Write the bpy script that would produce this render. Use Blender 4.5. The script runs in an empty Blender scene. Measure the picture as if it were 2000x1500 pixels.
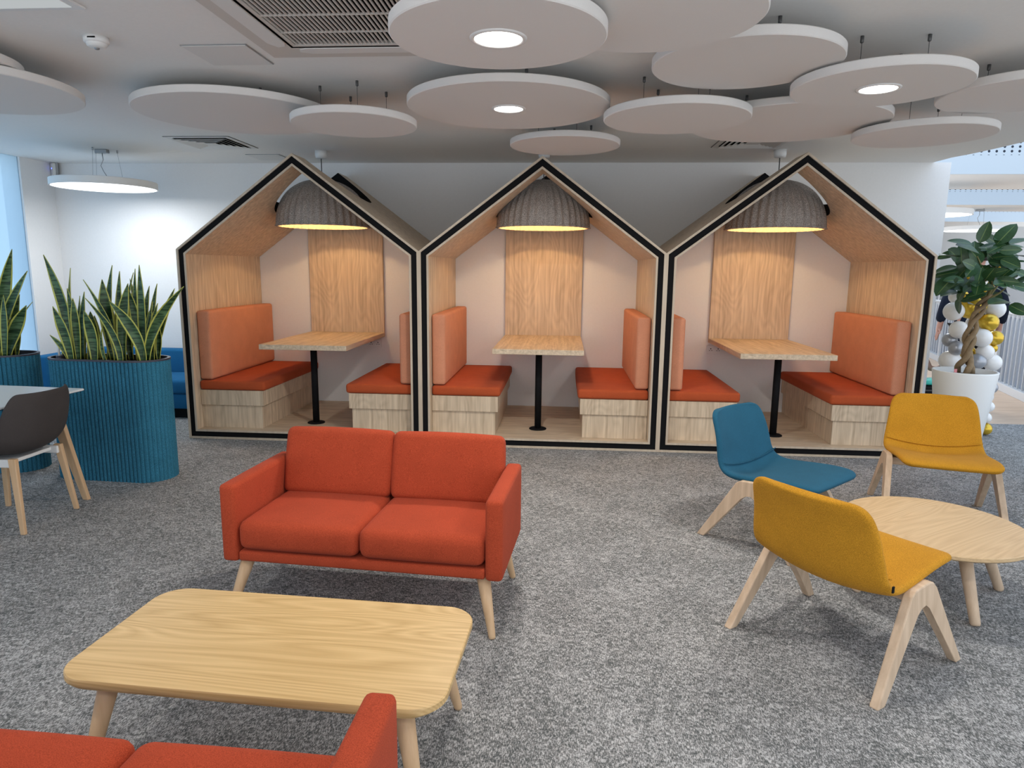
import bpy, bmesh, math, random
from mathutils import Vector, Matrix
random.seed(7)
SC = bpy.context.scene
COL = SC.collection
PI = math.pi
# ------------------------------------------------------------------ camera
cam_d = bpy.data.cameras.new('camera'); cam = bpy.data.objects.new('camera', cam_d); COL.objects.link(cam)
cam_d.sensor_fit = 'HORIZONTAL'; cam_d.sensor_width = 36.0; cam_d.lens = 1319.281/2000*36.0
cam_d.clip_start = 0.05; cam_d.clip_end = 200
_R = Vector((0.99702058, 0.07645502, 0.01022681)); _U = Vector((-0.02296617, 0.16765977, 0.98557737)); _F = Vector((-0.07363771, 0.9828758, -0.16891612))
cam.matrix_world = Matrix(((_R.x,_U.x,-_F.x,0.18976),(_R.y,_U.y,-_F.y,-5.46312),(_R.z,_U.z,-_F.z,1.48),(0,0,0,1)))
SC.camera = cam
# ------------------------------------------------------------------ sky
world = bpy.data.worlds.new('sky'); SC.world = world; world.use_nodes = True
_n = world.node_tree.nodes; _l = world.node_tree.links
_bg = _n['Background']; _tc = _n.new('ShaderNodeTexCoord'); _sx = _n.new('ShaderNodeSeparateXYZ'); _rp = _n.new('ShaderNodeValToRGB')
_l.new(_tc.outputs['Generated'], _sx.inputs[0]); _l.new(_sx.outputs['Z'], _rp.inputs[0]); _l.new(_rp.outputs[0], _bg.inputs['Color'])
_e = _rp.color_ramp.elements
_e[0].position = 0.0; _e[0].color = (0.69, 0.725, 0.76, 1); _e[1].position = 0.75; _e[1].color = (0.47, 0.61, 0.80, 1)
_bg.inputs['Strength'].default_value = 2.1
# ------------------------------------------------------------------ exposure
SC.view_settings.view_transform = 'Standard'; SC.view_settings.look = 'None'
SC.view_settings.exposure = 0.18; SC.view_settings.gamma = 1.0; SC.view_settings.use_curve_mapping = False
SC.cycles.max_bounces = 7; SC.cycles.diffuse_bounces = 4; SC.cycles.glossy_bounces = 3; SC.cycles.adaptive_threshold = 0.02
SC.cycles.sample_clamp_indirect = 6.0; SC.cycles.caustics_reflective = False; SC.cycles.caustics_refractive = False
DOWNLIGHT_W = 13.0; POD_W = 9.5; PENDANT_W = 15.0

# ------------------------------------------------------------------ materials
MATS = {}
def new_mat(name):
    m = bpy.data.materials.new(name); m.use_nodes = True; MATS[name] = m
    nt = m.node_tree
    return m, nt.nodes, nt.links, nt.nodes['Principled BSDF']
def plain(name, col, rough=0.6, metal=0.0, spec=0.4, bump=0.0, bscale=200, var=0.0):
    m, n, l, b = new_mat(name)
    b.inputs['Base Color'].default_value = (*col, 1); b.inputs['Roughness'].default_value = rough
    b.inputs['Metallic'].default_value = metal; b.inputs['Specular IOR Level'].default_value = spec
    tc = n.new('ShaderNodeTexCoord'); no = n.new('ShaderNodeTexNoise'); no.inputs['Scale'].default_value = bscale; no.inputs['Detail'].default_value = 3
    l.new(tc.outputs['Object'], no.inputs['Vector'])
    mx = n.new('ShaderNodeMix'); mx.data_type = 'RGBA'
    v = var if var else 0.03
    mx.inputs['A'].default_value = (*[c*(1-v) for c in col], 1); mx.inputs['B'].default_value = (*[min(1, c*(1+v)) for c in col], 1)
    l.new(no.outputs['Fac'], mx.inputs['Factor']); l.new(mx.outputs['Result'], b.inputs['Base Color'])
    if bump:
        bp = n.new('ShaderNodeBump'); bp.inputs['Strength'].default_value = bump; bp.inputs['Distance'].default_value = 0.002
        l.new(no.outputs['Fac'], bp.inputs['Height']); l.new(bp.outputs['Normal'], b.inputs['Normal'])
    return m
def fabric(name, col, dark=0.72, scale=420, rough=0.9, blotch=0.12):
    m, n, l, b = new_mat(name)
    b.inputs['Roughness'].default_value = rough; b.inputs['Specular IOR Level'].default_value = 0.08
    b.inputs['Sheen Weight'].default_value = 0.03; b.inputs['Sheen Roughness'].default_value = 0.5
    tc = n.new('ShaderNodeTexCoord')
    a = n.new('ShaderNodeTexNoise'); a.inputs['Scale'].default_value = scale; a.inputs['Detail'].default_value = 2
    c = n.new('ShaderNodeTexNoise'); c.inputs['Scale'].default_value = 9; c.inputs['Detail'].default_value = 3
    l.new(tc.outputs['Object'], a.inputs['Vector']); l.new(tc.outputs['Object'], c.inputs['Vector'])
    rp = n.new('ShaderNodeValToRGB'); rp.color_ramp.elements[0].position = 0.3; rp.color_ramp.elements[1].position = 0.7
    rp.color_ramp.elements[0].color = (*[x*dark for x in col], 1); rp.color_ramp.elements[1].color = (*[min(1, x*(2-dark)) for x in col], 1)
    l.new(a.outputs['Fac'], rp.inputs[0])
    mr = n.new('ShaderNodeMapRange'); mr.inputs['To Min'].default_value = 1-blotch; mr.inputs['To Max'].default_value = 1+blotch
    l.new(c.outputs['Fac'], mr.inputs['Value'])
    vm = n.new('ShaderNodeVectorMath'); vm.operation = 'SCALE'; l.new(rp.outputs[0], vm.inputs[0]); l.new(mr.outputs[0], vm.inputs['Scale'])
    l.new(vm.outputs[0], b.inputs['Base Color'])
    bp = n.new('ShaderNodeBump'); bp.inputs['Strength'].default_value = 0.35; bp.inputs['Distance'].default_value = 0.0015
    l.new(a.outputs['Fac'], bp.inputs['Height']); l.new(bp.outputs['Normal'], b.inputs['Normal'])
    return m
def wood(name, light, dark, axis='X', rough=0.45, cath=0.35, streak=26, stretch=1.0, spec=0.35, rings=9):
    """grain runs along axis"""
    m, n, l, b = new_mat(name)
    b.inputs['Roughness'].default_value = rough; b.inputs['Specular IOR Level'].default_value = spec
    tc = n.new('ShaderNodeTexCoord'); i = 'XYZ'.index(axis)
    def mp(along, across):
        q = n.new('ShaderNodeMapping'); s = [across]*3; s[i] = along; q.inputs['Scale'].default_value = s
        l.new(tc.outputs['Object'], q.inputs['Vector']); return q
    m1 = mp(1.1*stretch, streak); no1 = n.new('ShaderNodeTexNoise'); no1.inputs['Scale'].default_value = 1; no1.inputs['Detail'].default_value = 5; no1.inputs['Roughness'].default_value = 0.6; l.new(m1.outputs[0], no1.inputs['Vector'])
    m2 = mp(0.9*stretch, 4.5); no2 = n.new('ShaderNodeTexNoise'); no2.inputs['Scale'].default_value = 1; no2.inputs['Detail'].default_value = 1.5; no2.inputs['Distortion'].default_value = 0.25; l.new(m2.outputs[0], no2.inputs['Vector'])
    mu = n.new('ShaderNodeMath'); mu.operation = 'MULTIPLY'; mu.inputs[1].default_value = rings*2; l.new(no2.outputs['Fac'], mu.inputs[0])
    pp = n.new('ShaderNodeMath'); pp.operation = 'PINGPONG'; pp.inputs[1].default_value = 1.0; l.new(mu.outputs[0], pp.inputs[0])
    mx = n.new('ShaderNodeMix'); mx.data_type = 'FLOAT'; mx.inputs['Factor'].default_value = cath
    l.new(no1.outputs['Fac'], mx.inputs['A']); l.new(pp.outputs[0], mx.inputs['B'])
    rp = n.new('ShaderNodeValToRGB'); rp.color_ramp.elements[0].position = 0.25; rp.color_ramp.elements[1].position = 0.68
    rp.color_ramp.elements[0].color = (*dark, 1); rp.color_ramp.elements[1].color = (*light, 1)
    l.new(mx.outputs['Result'], rp.inputs[0]); l.new(rp.outputs[0], b.inputs['Base Color'])
    bp = n.new('ShaderNodeBump'); bp.inputs['Strength'].default_value = 0.06; bp.inputs['Distance'].default_value = 0.001
    l.new(no1.outputs['Fac'], bp.inputs['Height']); l.new(bp.outputs['Normal'], b.inputs['Normal'])
    return m
def emit(name, col, strength):
    m = bpy.data.materials.new(name); m.use_nodes = True; MATS[name] = m
    n = m.node_tree.nodes; n.remove(n['Principled BSDF']); e = n.new('ShaderNodeEmission')
    e.inputs['Color'].default_value = (*col, 1); e.inputs['Strength'].default_value = strength
    m.node_tree.links.new(e.outputs[0], n['Material Output'].inputs['Surface']); return m

def carpet_mat():
    m, n, l, b = new_mat('carpet')
    b.inputs['Roughness'].default_value = 0.95; b.inputs['Specular IOR Level'].default_value = 0.1
    tc = n.new('ShaderNodeTexCoord')
    a = n.new('ShaderNodeTexNoise'); a.inputs['Scale'].default_value = 36; a.inputs['Detail'].default_value = 3; a.inputs['Distortion'].default_value = 1.6
    d = n.new('ShaderNodeTexNoise'); d.inputs['Scale'].default_value = 115; d.inputs['Detail'].default_value = 2; d.inputs['Distortion'].default_value = 2.2
    st = n.new('ShaderNodeMapping'); st.inputs['Scale'].default_value = (330, 70, 1)
    fi = n.new('ShaderNodeTexNoise'); fi.inputs['Scale'].default_value = 1; fi.inputs['Detail'].default_value = 1
    big = n.new('ShaderNodeTexNoise'); big.inputs['Scale'].default_value = 3.5; big.inputs['Detail'].default_value = 2
    for x in (a, d, big): l.new(tc.outputs['Object'], x.inputs['Vector'])
    l.new(tc.outputs['Object'], st.inputs['Vector']); l.new(st.outputs[0], fi.inputs['Vector'])
    def mix(x, y, f):
        q = n.new('ShaderNodeMix'); q.data_type = 'FLOAT'; q.inputs['Factor'].default_value = f; l.new(x, q.inputs['A']); l.new(y, q.inputs['B']); return q.outputs['Result']
    v = mix(a.outputs['Fac'], d.outputs['Fac'], 0.55); v = mix(v, fi.outputs['Fac'], 0.36); v = mix(v, big.outputs['Fac'], 0.07)
    rp = n.new('ShaderNodeValToRGB'); e = rp.color_ramp.elements
    e[0].position = 0.415; e[0].color = (0.080, 0.089, 0.088, 1); e[1].position = 0.585; e[1].color = (0.52, 0.515, 0.51, 1)
    k = e.new(0.49); k.color = (0.195, 0.193, 0.190, 1)
    l.new(v, rp.inputs[0]); l.new(rp.outputs[0], b.inputs['Base Color'])
    bp = n.new('ShaderNodeBump'); bp.inputs['Strength'].default_value = 0.5; bp.inputs['Distance'].default_value = 0.004
    l.new(v, bp.inputs['Height']); l.new(bp.outputs['Normal'], b.inputs['Normal'])
    return m
carpet_mat()
plain('wall_white', (0.80, 0.80, 0.80), 0.75, bump=0.05, bscale=60)
plain('ceiling_white', (0.84, 0.825, 0.80), 0.85, bump=0.04, bscale=60)
plain('disc_white', (0.76, 0.735, 0.71), 0.9, bump=0.25, bscale=300)
plain('panel_white', (0.74, 0.73, 0.71), 0.6)
plain('white_metal', (0.78, 0.78, 0.77), 0.4)
plain('grille_white', (0.60, 0.57, 0.53), 0.5)
plain('grey_metal', (0.36, 0.37, 0.38), 0.4, metal=0.6)
plain('dark_metal', (0.10, 0.10, 0.10), 0.45, metal=0.4)
plain('black', (0.006, 0.006, 0.007), 0.75, spec=0.15)
plain('black_void', (0.004, 0.004, 0.004), 0.9, spec=0.0)
wood('oak_z', (0.74, 0.595, 0.43), (0.43, 0.32, 0.215), 'Z', 0.5, 0.12, 46, 1.3, 0.35, 14)
wood('oak_x', (0.74, 0.595, 0.43), (0.43, 0.32, 0.215), 'X', 0.5, 0.12, 46, 1.3, 0.35, 14)
wood('oak_y', (0.74, 0.595, 0.43), (0.43, 0.32, 0.215), 'Y', 0.5, 0.12, 46, 1.3, 0.35, 14)
wood('edge_oak', (0.62, 0.52, 0.40), (0.50, 0.40, 0.30), 'Z', 0.5, 0.2, 30)
wood('table_oak', (0.68, 0.465, 0.215), (0.48, 0.30, 0.115), 'X', 0.42, 0.26, 120, 0.5, 0.45, 30)
wood('round_oak', (0.66, 0.47, 0.265), (0.52, 0.345, 0.18), 'X', 0.42, 0.24, 120, 0.6, 0.45, 26)
wood('ash_z', (0.66, 0.49, 0.34), (0.50, 0.355, 0.235), 'Z', 0.45, 0.2, 40)
wood('ash_y', (0.66, 0.49, 0.34), (0.50, 0.355, 0.235), 'Y', 0.45, 0.2, 40)
wood('beech_z', (0.66, 0.45, 0.27), (0.55, 0.35, 0.19), 'Z', 0.45, 0.1, 40)
wood('floor_oak', (0.62, 0.45, 0.32), (0.48, 0.33, 0.22), 'X', 0.35, 0.2, 14)
fabric('orange', (0.39, 0.060, 0.025), 0.72)
fabric('rust_seat', (0.44, 0.085, 0.030), 0.80)
fabric('peach', (0.62, 0.265, 0.155), 0.84)
fabric('teal', (0.020, 0.095, 0.155), 0.8)
fabric('mustard', (0.50, 0.235, 0.020), 0.68)
fabric('felt_blue', (0.035, 0.165, 0.25), 0.6, 260, blotch=0.2)
fabric('felt_grey', (0.33, 0.295, 0.27), 0.5, 160, blotch=0.2)
fabric('felt_glow', (0.74, 0.62, 0.46), 0.9, 160)  # grey felt made pale on the inside to imitate the bulb's glow
fabric('blue_sofa', (0.015, 0.115, 0.26), 0.85)
fabric('charcoal', (0.060, 0.052, 0.050), 0.9)
plain('white_laminate', (0.78, 0.80, 0.80), 0.35)
plain('pot_white', (0.90, 0.89, 0.86), 0.35)
plain('soil', (0.05, 0.03, 0.022), 0.95, bump=1.0, bscale=60, var=0.5)
plain('rim_dark', (0.05, 0.05, 0.07), 0.4)
plain('trunk_bark', (0.26, 0.18, 0.10), 0.8, bump=0.6, bscale=40, var=0.35)
plain('twig', (0.22, 0.20, 0.08), 0.7)
plain('ficus_leaf', (0.030, 0.085, 0.030), 0.32, spec=0.5, var=0.45, bscale=9)
plain('ficus_vein', (0.16, 0.24, 0.08), 0.4)
plain('bud_yellow', (0.75, 0.45, 0.03), 0.5)
plain('snake_margin', (0.50, 0.50, 0.10), 0.42, var=0.2)
plain('balloon_white', (0.90, 0.88, 0.86), 0.22, spec=0.5)
plain('balloon_gold', (0.72, 0.47, 0.05), 0.25, metal=0.55)
plain('balloon_silver', (0.42, 0.43, 0.46), 0.3, metal=0.4)
plain('skin', (0.52, 0.27, 0.20), 0.55)
plain('skin_brown', (0.26, 0.15, 0.11), 0.55)
fabric('navy_cloth', (0.012, 0.016, 0.028), 0.9)
fabric('black_cloth', (0.012, 0.011, 0.013), 0.9)
plain('hair_dark', (0.02, 0.013, 0.01), 0.5)
plain('teal_plastic', (0.05, 0.42, 0.34), 0.35)
plain('atrium_sky_tint', (0.53, 0.60, 0.66), 0.8)  # fascia colour with the blue of the skylight mixed in
plain('atrium_grey', (0.50, 0.51, 0.52), 0.8)
plain('rail_panel', (0.21, 0.24, 0.29), 0.5)
plain('rail_metal', (0.66, 0.68, 0.70), 0.35, metal=0.3)
plain('clear_tube', (0.75, 0.77, 0.78), 0.1)
plain('tag_pink', (0.7, 0.25, 0.25), 0.6)
plain('window_frame_white', (0.8, 0.8, 0.8), 0.5)
emit('lamp_white', (1.0, 0.97, 0.92), 14.0)
emit('lamp_panel', (0.95, 0.98, 1.0), 2.4)
emit('lamp_warm', (1.0, 0.72, 0.38), 40.0)
emit('led_blue', (0.12, 0.18, 1.0), 3.0)
emit('panel_glow', (0.93, 0.98, 1.0), 0.45)  # faint emission standing in for light reflected off a white ceiling panel
def leaf_mat():
    m, n, l, b = new_mat('snake_leaf')
    b.inputs['Roughness'].default_value = 0.42; b.inputs['Specular IOR Level'].default_value = 0.4
    tc = n.new('ShaderNodeTexCoord'); mp = n.new('ShaderNodeMapping'); mp.inputs['Scale'].default_value = (9, 9, 75)
    no = n.new('ShaderNodeTexNoise'); no.inputs['Scale'].default_value = 1; no.inputs['Detail'].default_value = 2; no.inputs['Distortion'].default_value = 0.6
    l.new(tc.outputs['Object'], mp.inputs[0]); l.new(mp.outputs[0], no.inputs['Vector'])
    rp = n.new('ShaderNodeValToRGB'); e = rp.color_ramp.elements
    e[0].position = 0.40; e[0].color = (0.012, 0.040, 0.014, 1); e[1].position = 0.62; e[1].color = (0.085, 0.165, 0.070, 1)
    l.new(no.outputs['Fac'], rp.inputs[0]); l.new(rp.outputs[0], b.inputs['Base Color'])
leaf_mat()
def perforated():
    m, n, l, b = new_mat('perforated_panel')
    b.inputs['Roughness'].default_value = 0.8
    tc = n.new('ShaderNodeTexCoord'); sp = n.new('ShaderNodeSeparateXYZ'); l.new(tc.outputs['Object'], sp.inputs[0])
    outs = []
    for k, per in (('X', 0.075), ('Z', 0.045)):
        dv = n.new('ShaderNodeMath'); dv.operation = 'DIVIDE'; dv.inputs[1].default_value = per; l.new(sp.outputs[k], dv.inputs[0])
        fr = n.new('ShaderNodeMath'); fr.operation = 'FRACT'; l.new(dv.outputs[0], fr.inputs[0])
        sb = n.new('ShaderNodeMath'); sb.operation = 'SUBTRACT'; sb.inputs[1].default_value = 0.5; l.new(fr.outputs[0], sb.inputs[0])
        ml = n.new('ShaderNodeMath'); ml.operation = 'MULTIPLY'; ml.inputs[1].default_value = per; l.new(sb.outputs[0], ml.inputs[0])
        sq = n.new('ShaderNodeMath'); sq.operation = 'POWER'; sq.inputs[1].default_value = 2; l.new(ml.outputs[0], sq.inputs[0]); outs.append(sq)
    ad = n.new('ShaderNodeMath'); ad.operation = 'ADD'; l.new(outs[0].outputs[0], ad.inputs[0]); l.new(outs[1].outputs[0], ad.inputs[1])
    lt = n.new('ShaderNodeMath'); lt.operation = 'LESS_THAN'; lt.inputs[1].default_value = 0.013**2; l.new(ad.outputs[0], lt.inputs[0])
    mx = n.new('ShaderNodeMix'); mx.data_type = 'RGBA'; mx.inputs['A'].default_value = (0.53, 0.60, 0.66, 1); mx.inputs['B'].default_value = (0.02, 0.03, 0.05, 1)  # panel colour carries the same blue sky light as the fascia
    l.new(lt.outputs[0], mx.inputs['Factor']); l.new(mx.outputs['Result'], b.inputs['Base Color'])
perforated()
def film():
    m = bpy.data.materials.new('window_film'); m.use_nodes = True; MATS['window_film'] = m
    n = m.node_tree.nodes; n.remove(n['Principled BSDF'])
    t = n.new('ShaderNodeBsdfTranslucent'); t.inputs['Color'].default_value = (0.52, 0.66, 0.76, 1)
    tr = n.new('ShaderNodeBsdfTransparent'); tr.inputs['Color'].default_value = (0.60, 0.70, 0.78, 1)
    mx = n.new('ShaderNodeMixShader'); mx.inputs[0].default_value = 0.5
    l = m.node_tree.links; l.new(t.outputs[0], mx.inputs[1]); l.new(tr.outputs[0], mx.inputs[2]); l.new(mx.outputs[0], n['Material Output'].inputs['Surface'])
film()

# ------------------------------------------------------------------ mesh helpers
def obj(name, me, mat=None, parent=None, smooth=False, loc=None):
    o = bpy.data.objects.new(name, me); COL.objects.link(o)
    if mat is not None and len(me.materials) == 0:
        for k in (mat if isinstance(mat, (list, tuple)) else [mat]): me.materials.append(MATS[k])
    if parent: o.parent = parent
    if loc: o.location = loc
    if smooth:
        for p in me.polygons: p.use_smooth = True
    return o
def from_bm(name, bm, mat, parent=None, smooth=False, recalc=True):
    if recalc: bmesh.ops.recalc_face_normals(bm, faces=bm.faces[:])
    me = bpy.data.meshes.new(name); bm.to_mesh(me); bm.free()
    return obj(name, me, mat, parent, smooth)
def empty(name, label, cat, loc=(0,0,0), rz=0.0, group=None):
    o = bpy.data.objects.new(name, None); COL.objects.link(o); o.location = loc; o.rotation_euler = (0, 0, rz)
    o.empty_display_size = 0.1
    tag(o, label, cat, group); return o
def tag(o, label, cat, group=None):
    o['label'] = label; o['category'] = cat
    if group: o['group'] = group
    return o
def struct(o):
    o['kind'] = 'structure'; return o
def copy_tree(o, parent=None):
    c = o.copy(); COL.objects.link(c); c.parent = parent
    for ch in list(o.children): copy_tree(ch, c)
    return c
def bm_box(bm, lo, hi):
    x0,y0,z0 = lo; x1,y1,z1 = hi
    v = [bm.verts.new(p) for p in ((x0,y0,z0),(x1,y0,z0),(x1,y1,z0),(x0,y1,z0),(x0,y0,z1),(x1,y0,z1),(x1,y1,z1),(x0,y1,z1))]
    return [bm.faces.new([v[i] for i in f]) for f in ((0,3,2,1),(4,5,6,7),(0,1,5,4),(1,2,6,5),(2,3,7,6),(3,0,4,7))]
def box(name, lo, hi, mat, parent=None, bevel=0.0, seg=2, smooth=False):
    bm = bmesh.new(); bm_box(bm, lo, hi)
    if bevel: bmesh.ops.bevel(bm, geom=bm.edges[:], offset=bevel, segments=seg, affect='EDGES', profile=0.5)
    return from_bm(name, bm, mat, parent, smooth)
def bm_prism(bm, pts_a, pts_b):
    a = [bm.verts.new(p) for p in pts_a]; b = [bm.verts.new(p) for p in pts_b]; n = len(a)
    fs = [bm.faces.new(a), bm.faces.new(b[::-1])]
    for i in range(n): fs.append(bm.faces.new((a[i], b[i], b[(i+1)%n], a[(i+1)%n])))
    return fs
def prism(name, pts_a, pts_b, mat, parent=None, bevel=0.0, seg=2, smooth=False):
    bm = bmesh.new(); bm_prism(bm, pts_a, pts_b)
    if bevel: bmesh.ops.bevel(bm, geom=bm.edges[:], offset=bevel, segments=seg, affect='EDGES', profile=0.5)
    return from_bm(name, bm, mat, parent, smooth)
def bm_tube(bm, pts, radii, n=12, cap=True):
    pts = [Vector(p) for p in pts]
    if not hasattr(radii, '__len__'): radii = [radii]*len(pts)
    rings = []; up = None
    for i, p in enumerate(pts):
        t = (pts[min(i+1, len(pts)-1)] - pts[max(i-1, 0)]).normalized()
        if up is None:
            up = Vector((1,0,0)) if abs(t.x) < 0.9 else Vector((0,1,0))
        u = (up - t*up.dot(t)).normalized(); up = u; w = t.cross(u)
        rings.append([bm.verts.new(p + radii[i]*(math.cos(2*PI*k/n)*u + math.sin(2*PI*k/n)*w)) for k in range(n)])
    for a, b in zip(rings, rings[1:]):
        for k in range(n): bm.faces.new((a[k], a[(k+1)%n], b[(k+1)%n], b[k]))
    if cap: bm.faces.new(rings[0][::-1]); bm.faces.new(rings[-1])
def tube(name, pts, radii, mat, parent=None, n=12, smooth=True):
    bm = bmesh.new(); bm_tube(bm, pts, radii, n); return from_bm(name, bm, mat, parent, smooth)
def bm_lathe(bm, prof, n=48, c=(0,0,0), mod=None):
    rings = []
    for r, z in prof:
        if r < 1e-6: rings.append([bm.verts.new((c[0], c[1], c[2]+z))]); continue
        rings.append([bm.verts.new((c[0]+r*(mod(2*PI*k/n, z) if mod else 1)*math.cos(2*PI*k/n), c[1]+r*(mod(2*PI*k/n, z) if mod else 1)*math.sin(2*PI*k/n), c[2]+z)) for k in range(n)])
    for a, b in zip(rings, rings[1:]):
        for k in range(n):
            k2 = (k+1) % n
            if len(a) == 1 and len(b) == 1: continue
            if len(a) == 1: bm.faces.new((a[0], b[k2], b[k]))
            elif len(b) == 1: bm.faces.new((a[k], a[k2], b[0]))
            else: bm.faces.new((a[k], a[k2], b[k2], b[k]))
def lathe(name, prof, mat, parent=None, n=48, c=(0,0,0), smooth=True, mod=None):
    bm = bmesh.new(); bm_lathe(bm, prof, n, c, mod); return from_bm(name, bm, mat, parent, smooth)
def shade_auto(o, ang=40):
    me = o.data
    for p in me.polygons: p.use_smooth = True
    bm = bmesh.new(); bm.from_mesh(me)
    for e in bm.edges:
        if len(e.link_faces) == 2 and e.calc_face_angle(0) > math.radians(ang): e.smooth = False
    bm.to_mesh(me); bm.free(); return o
def cushion(name, lo, hi, mat, parent, r=0.03, puff=0.012):
    """soft rounded box whose faces bulge a little"""
    bm = bmesh.new(); bm_box(bm, lo, hi)
    bmesh.ops.bevel(bm, geom=bm.edges[:], offset=r, segments=4, affect='EDGES', profile=0.5)
    big = [e for e in bm.edges if e.calc_length() > 0.12]
    bmesh.ops.subdivide_edges(bm, edges=big, cuts=6, use_grid_fill=True)
    c = [(a+b)/2 for a, b in zip(lo, hi)]; h = [(b-a)/2 for a, b in zip(lo, hi)]
    for v in bm.verts:
        q = [(v.co[i]-c[i])/h[i] for i in range(3)]
        for i in range(3):
            j, k = (i+1) % 3, (i+2) % 3
            w = max(0, 1-q[j]**2)*max(0, 1-q[k]**2)
            v.co[i] += puff*w*max(-1, min(1, q[i]))
    return from_bm(name, bm, mat, parent, True)
# ================================================================== THE SETTING
H = 2.495; YB = 1.387
def slab(name, poly, z0, z1, mat):
    return struct(prism(name, [(x,y,z0) for x,y in poly], [(x,y,z1) for x,y in poly], mat))
slab('floor', [(-5.3,-6.5),(9,-6.5),(9,1.46),(-5.3,1.46)], -0.1, 0.0, 'carpet')
fl = slab('floor_walkway', [(3.6,1.46),(9,1.46),(9,13),(3.6,13)], -0.1, 0.0, 'floor_oak')
slab('ceiling', [(-5.3,-6.5),(3.80,-6.5),(3.80,-1.2),(3.775,-0.2),(3.75,0.35),(3.722,0.62),(3.677,0.90),(3.617,1.117),(3.60,YB+0.12),(-5.3,YB+0.12)], H, H+0.12, 'ceiling_white')
struct(box('wall_back', (-5.3,YB,0), (3.765,YB+0.12,H), 'wall_white'))
struct(box('wall_left', (-5.29,0.955,0), (-5.09,YB,H), 'wall_white'))
struct(box('wall_left_front', (-5.29,-6.5,0), (-5.09,-4.2,H), 'wall_white'))
w1 = struct(box('window_1', (-5.118,-4.2,0.06), (-5.110,0.955,H), 'window_film'))
box('window_frame', (-5.16,-4.2,0.0), (-5.095,0.955,0.06), 'window_frame_white', w1)
for yy in (-2.9,-1.6): box('window_mullion', (-5.16,yy-.03,0.06), (-5.098,yy+.03,H), 'window_frame_white', w1)
# the atrium beyond the wall end: soffits with fascias that turn upward into perforated panels
for k, (y0, y1) in enumerate(((2.18,3.55),(5.55,6.72),(9.1,10.6))):
    s = struct(box('ceiling_atrium', (3.775 if k else 3.775, y0+0.02, H), (16, y1, H+0.16), 'ceiling_white')) 
    f = box('fascia', (3.775,y0,H), (16,y0+0.02,H+0.19), 'atrium_sky_tint', s)
    f = box('perforated_fascia', (3.775,y0,H+0.19), (16,y0+0.02,H+1.6), 'perforated_panel', s)
struct(box('wall_atrium', (3.8,10.6,-0.1), (16,10.7,4.2), 'atrium_grey'))
struct(box('wall_atrium_side', (9.0,1.46,-3.0), (9.1,10.6,1.3), 'atrium_grey'))

# ================================================================== BOOTHS
T = 0.079; ZE = 1.608; SL = 0.746; TV = T/math.cos(math.atan(SL)); HOLE_Y = 0.70; HOLE_R = 0.425
def offset_loop(pts, d):
    n = len(pts); out = []
    for i in range(n):
        p0, p1, p2 = Vector(pts[i-1]), Vector(pts[i]), Vector(pts[(i+1) % n])
        a = (p1-p0).normalized(); b = (p2-p1).normalized()
        na = Vector((-a.y, a.x)); nb = Vector((-b.y, b.x))
        m = (na+nb); m = m/(m.dot(na)); out.append(tuple(p1+m*d))
    return out
def booth(cx, W, label):
    hw = W/2; za = ZE+SL*hw; zi = ZE+SL*T-TV
    r = empty('seating_booth', label, 'booth', (cx,0,0), 0, 'house shaped seating booths along the wall')
    y0, y1 = 0.008, YB-0.004
    def mats(o):       # front ends and hole edges are black
        me = o.data; me.materials.append(MATS['black'])
        for p in me.polygons:
            c = p.center
            if p.normal.y < -0.95 and c.y < y0+0.01: p.material_index = 1
            elif abs(p.normal.z) < 0.25 and HOLE_Y-HOLE_R-0.01 < c.y < HOLE_Y+HOLE_R+0.01 and abs(c.x) < HOLE_R+0.02 and abs(p.normal.y)+abs(p.normal.x) > .9 and c.z > ZE+0.2: p.material_index = 1
    for s in (-1, 1):
        q = [(s*hw,ZE),(s*hw,0.0),(s*(hw-T),0.0),(s*(hw-T),zi)]
        mats(prism('side_panel', [(x,y0,z) for x,z in q], [(x,y1,z) for x,z in q], 'oak_z', r))
        plan = [(0,y0),(hw,y0),(hw,y1),(0,y1)]
        N = 22; arc = [(HOLE_R*math.cos(PI/2-PI*k/N), HOLE_Y+HOLE_R*math.sin(PI/2-PI*k/N)) for k in range(N+1)]
        arc[0] = (0, HOLE_Y+HOLE_R); arc[-1] = (0, HOLE_Y-HOLE_R)
        plan = plan + arc
        top = [(s*u, y, za-SL*u) for u, y in plan]
        bot = [(s*(u if u < hw else hw-T), y, za-SL*(u if u < hw else hw-T)-TV) for u, y in plan]
        mats(prism('roof_panel', top, bot, 'oak_roof', r))
    b = box('floor_panel', (-hw+T,y0,0.002), (hw-T,y1,T), 'oak_x', r); mats(b)
    loop = [(-hw,0.002),(hw,0.002),(hw,ZE),(0,za),(-hw,ZE)]
    for d0, d1 in ((0.0,0.017),(0.063,T)):
        A = offset_loop(loop, d0); B = offset_loop(loop, d1)
        bm = bmesh.new(); n = 5
        for i in range(n):
            j = (i+1) % n
            bm_prism(bm, [(A[i][0],-0.004,A[i][1]),(A[j][0],-0.004,A[j][1]),(B[j][0],-0.004,B[j][1]),(B[i][0],-0.004,B[i][1])],
                         [(A[i][0],y0,A[i][1]),(A[j][0],y0,A[j][1]),(B[j][0],y0,B[j][1]),(B[i][0],y0,B[i][1])])
        bmesh.ops.remove_doubles(bm, verts=bm.verts[:], dist=1e-5)
        from_bm('edge_strip', bm, 'edge_oak', r)
    return r
wood('oak_roof', (0.74, 0.595, 0.43), (0.43, 0.32, 0.215), 'X', 0.5, 0.10, 40, 1.0, 0.35, 14)
WE, WM = 2.033, 1.969; XP = 2.001
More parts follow.
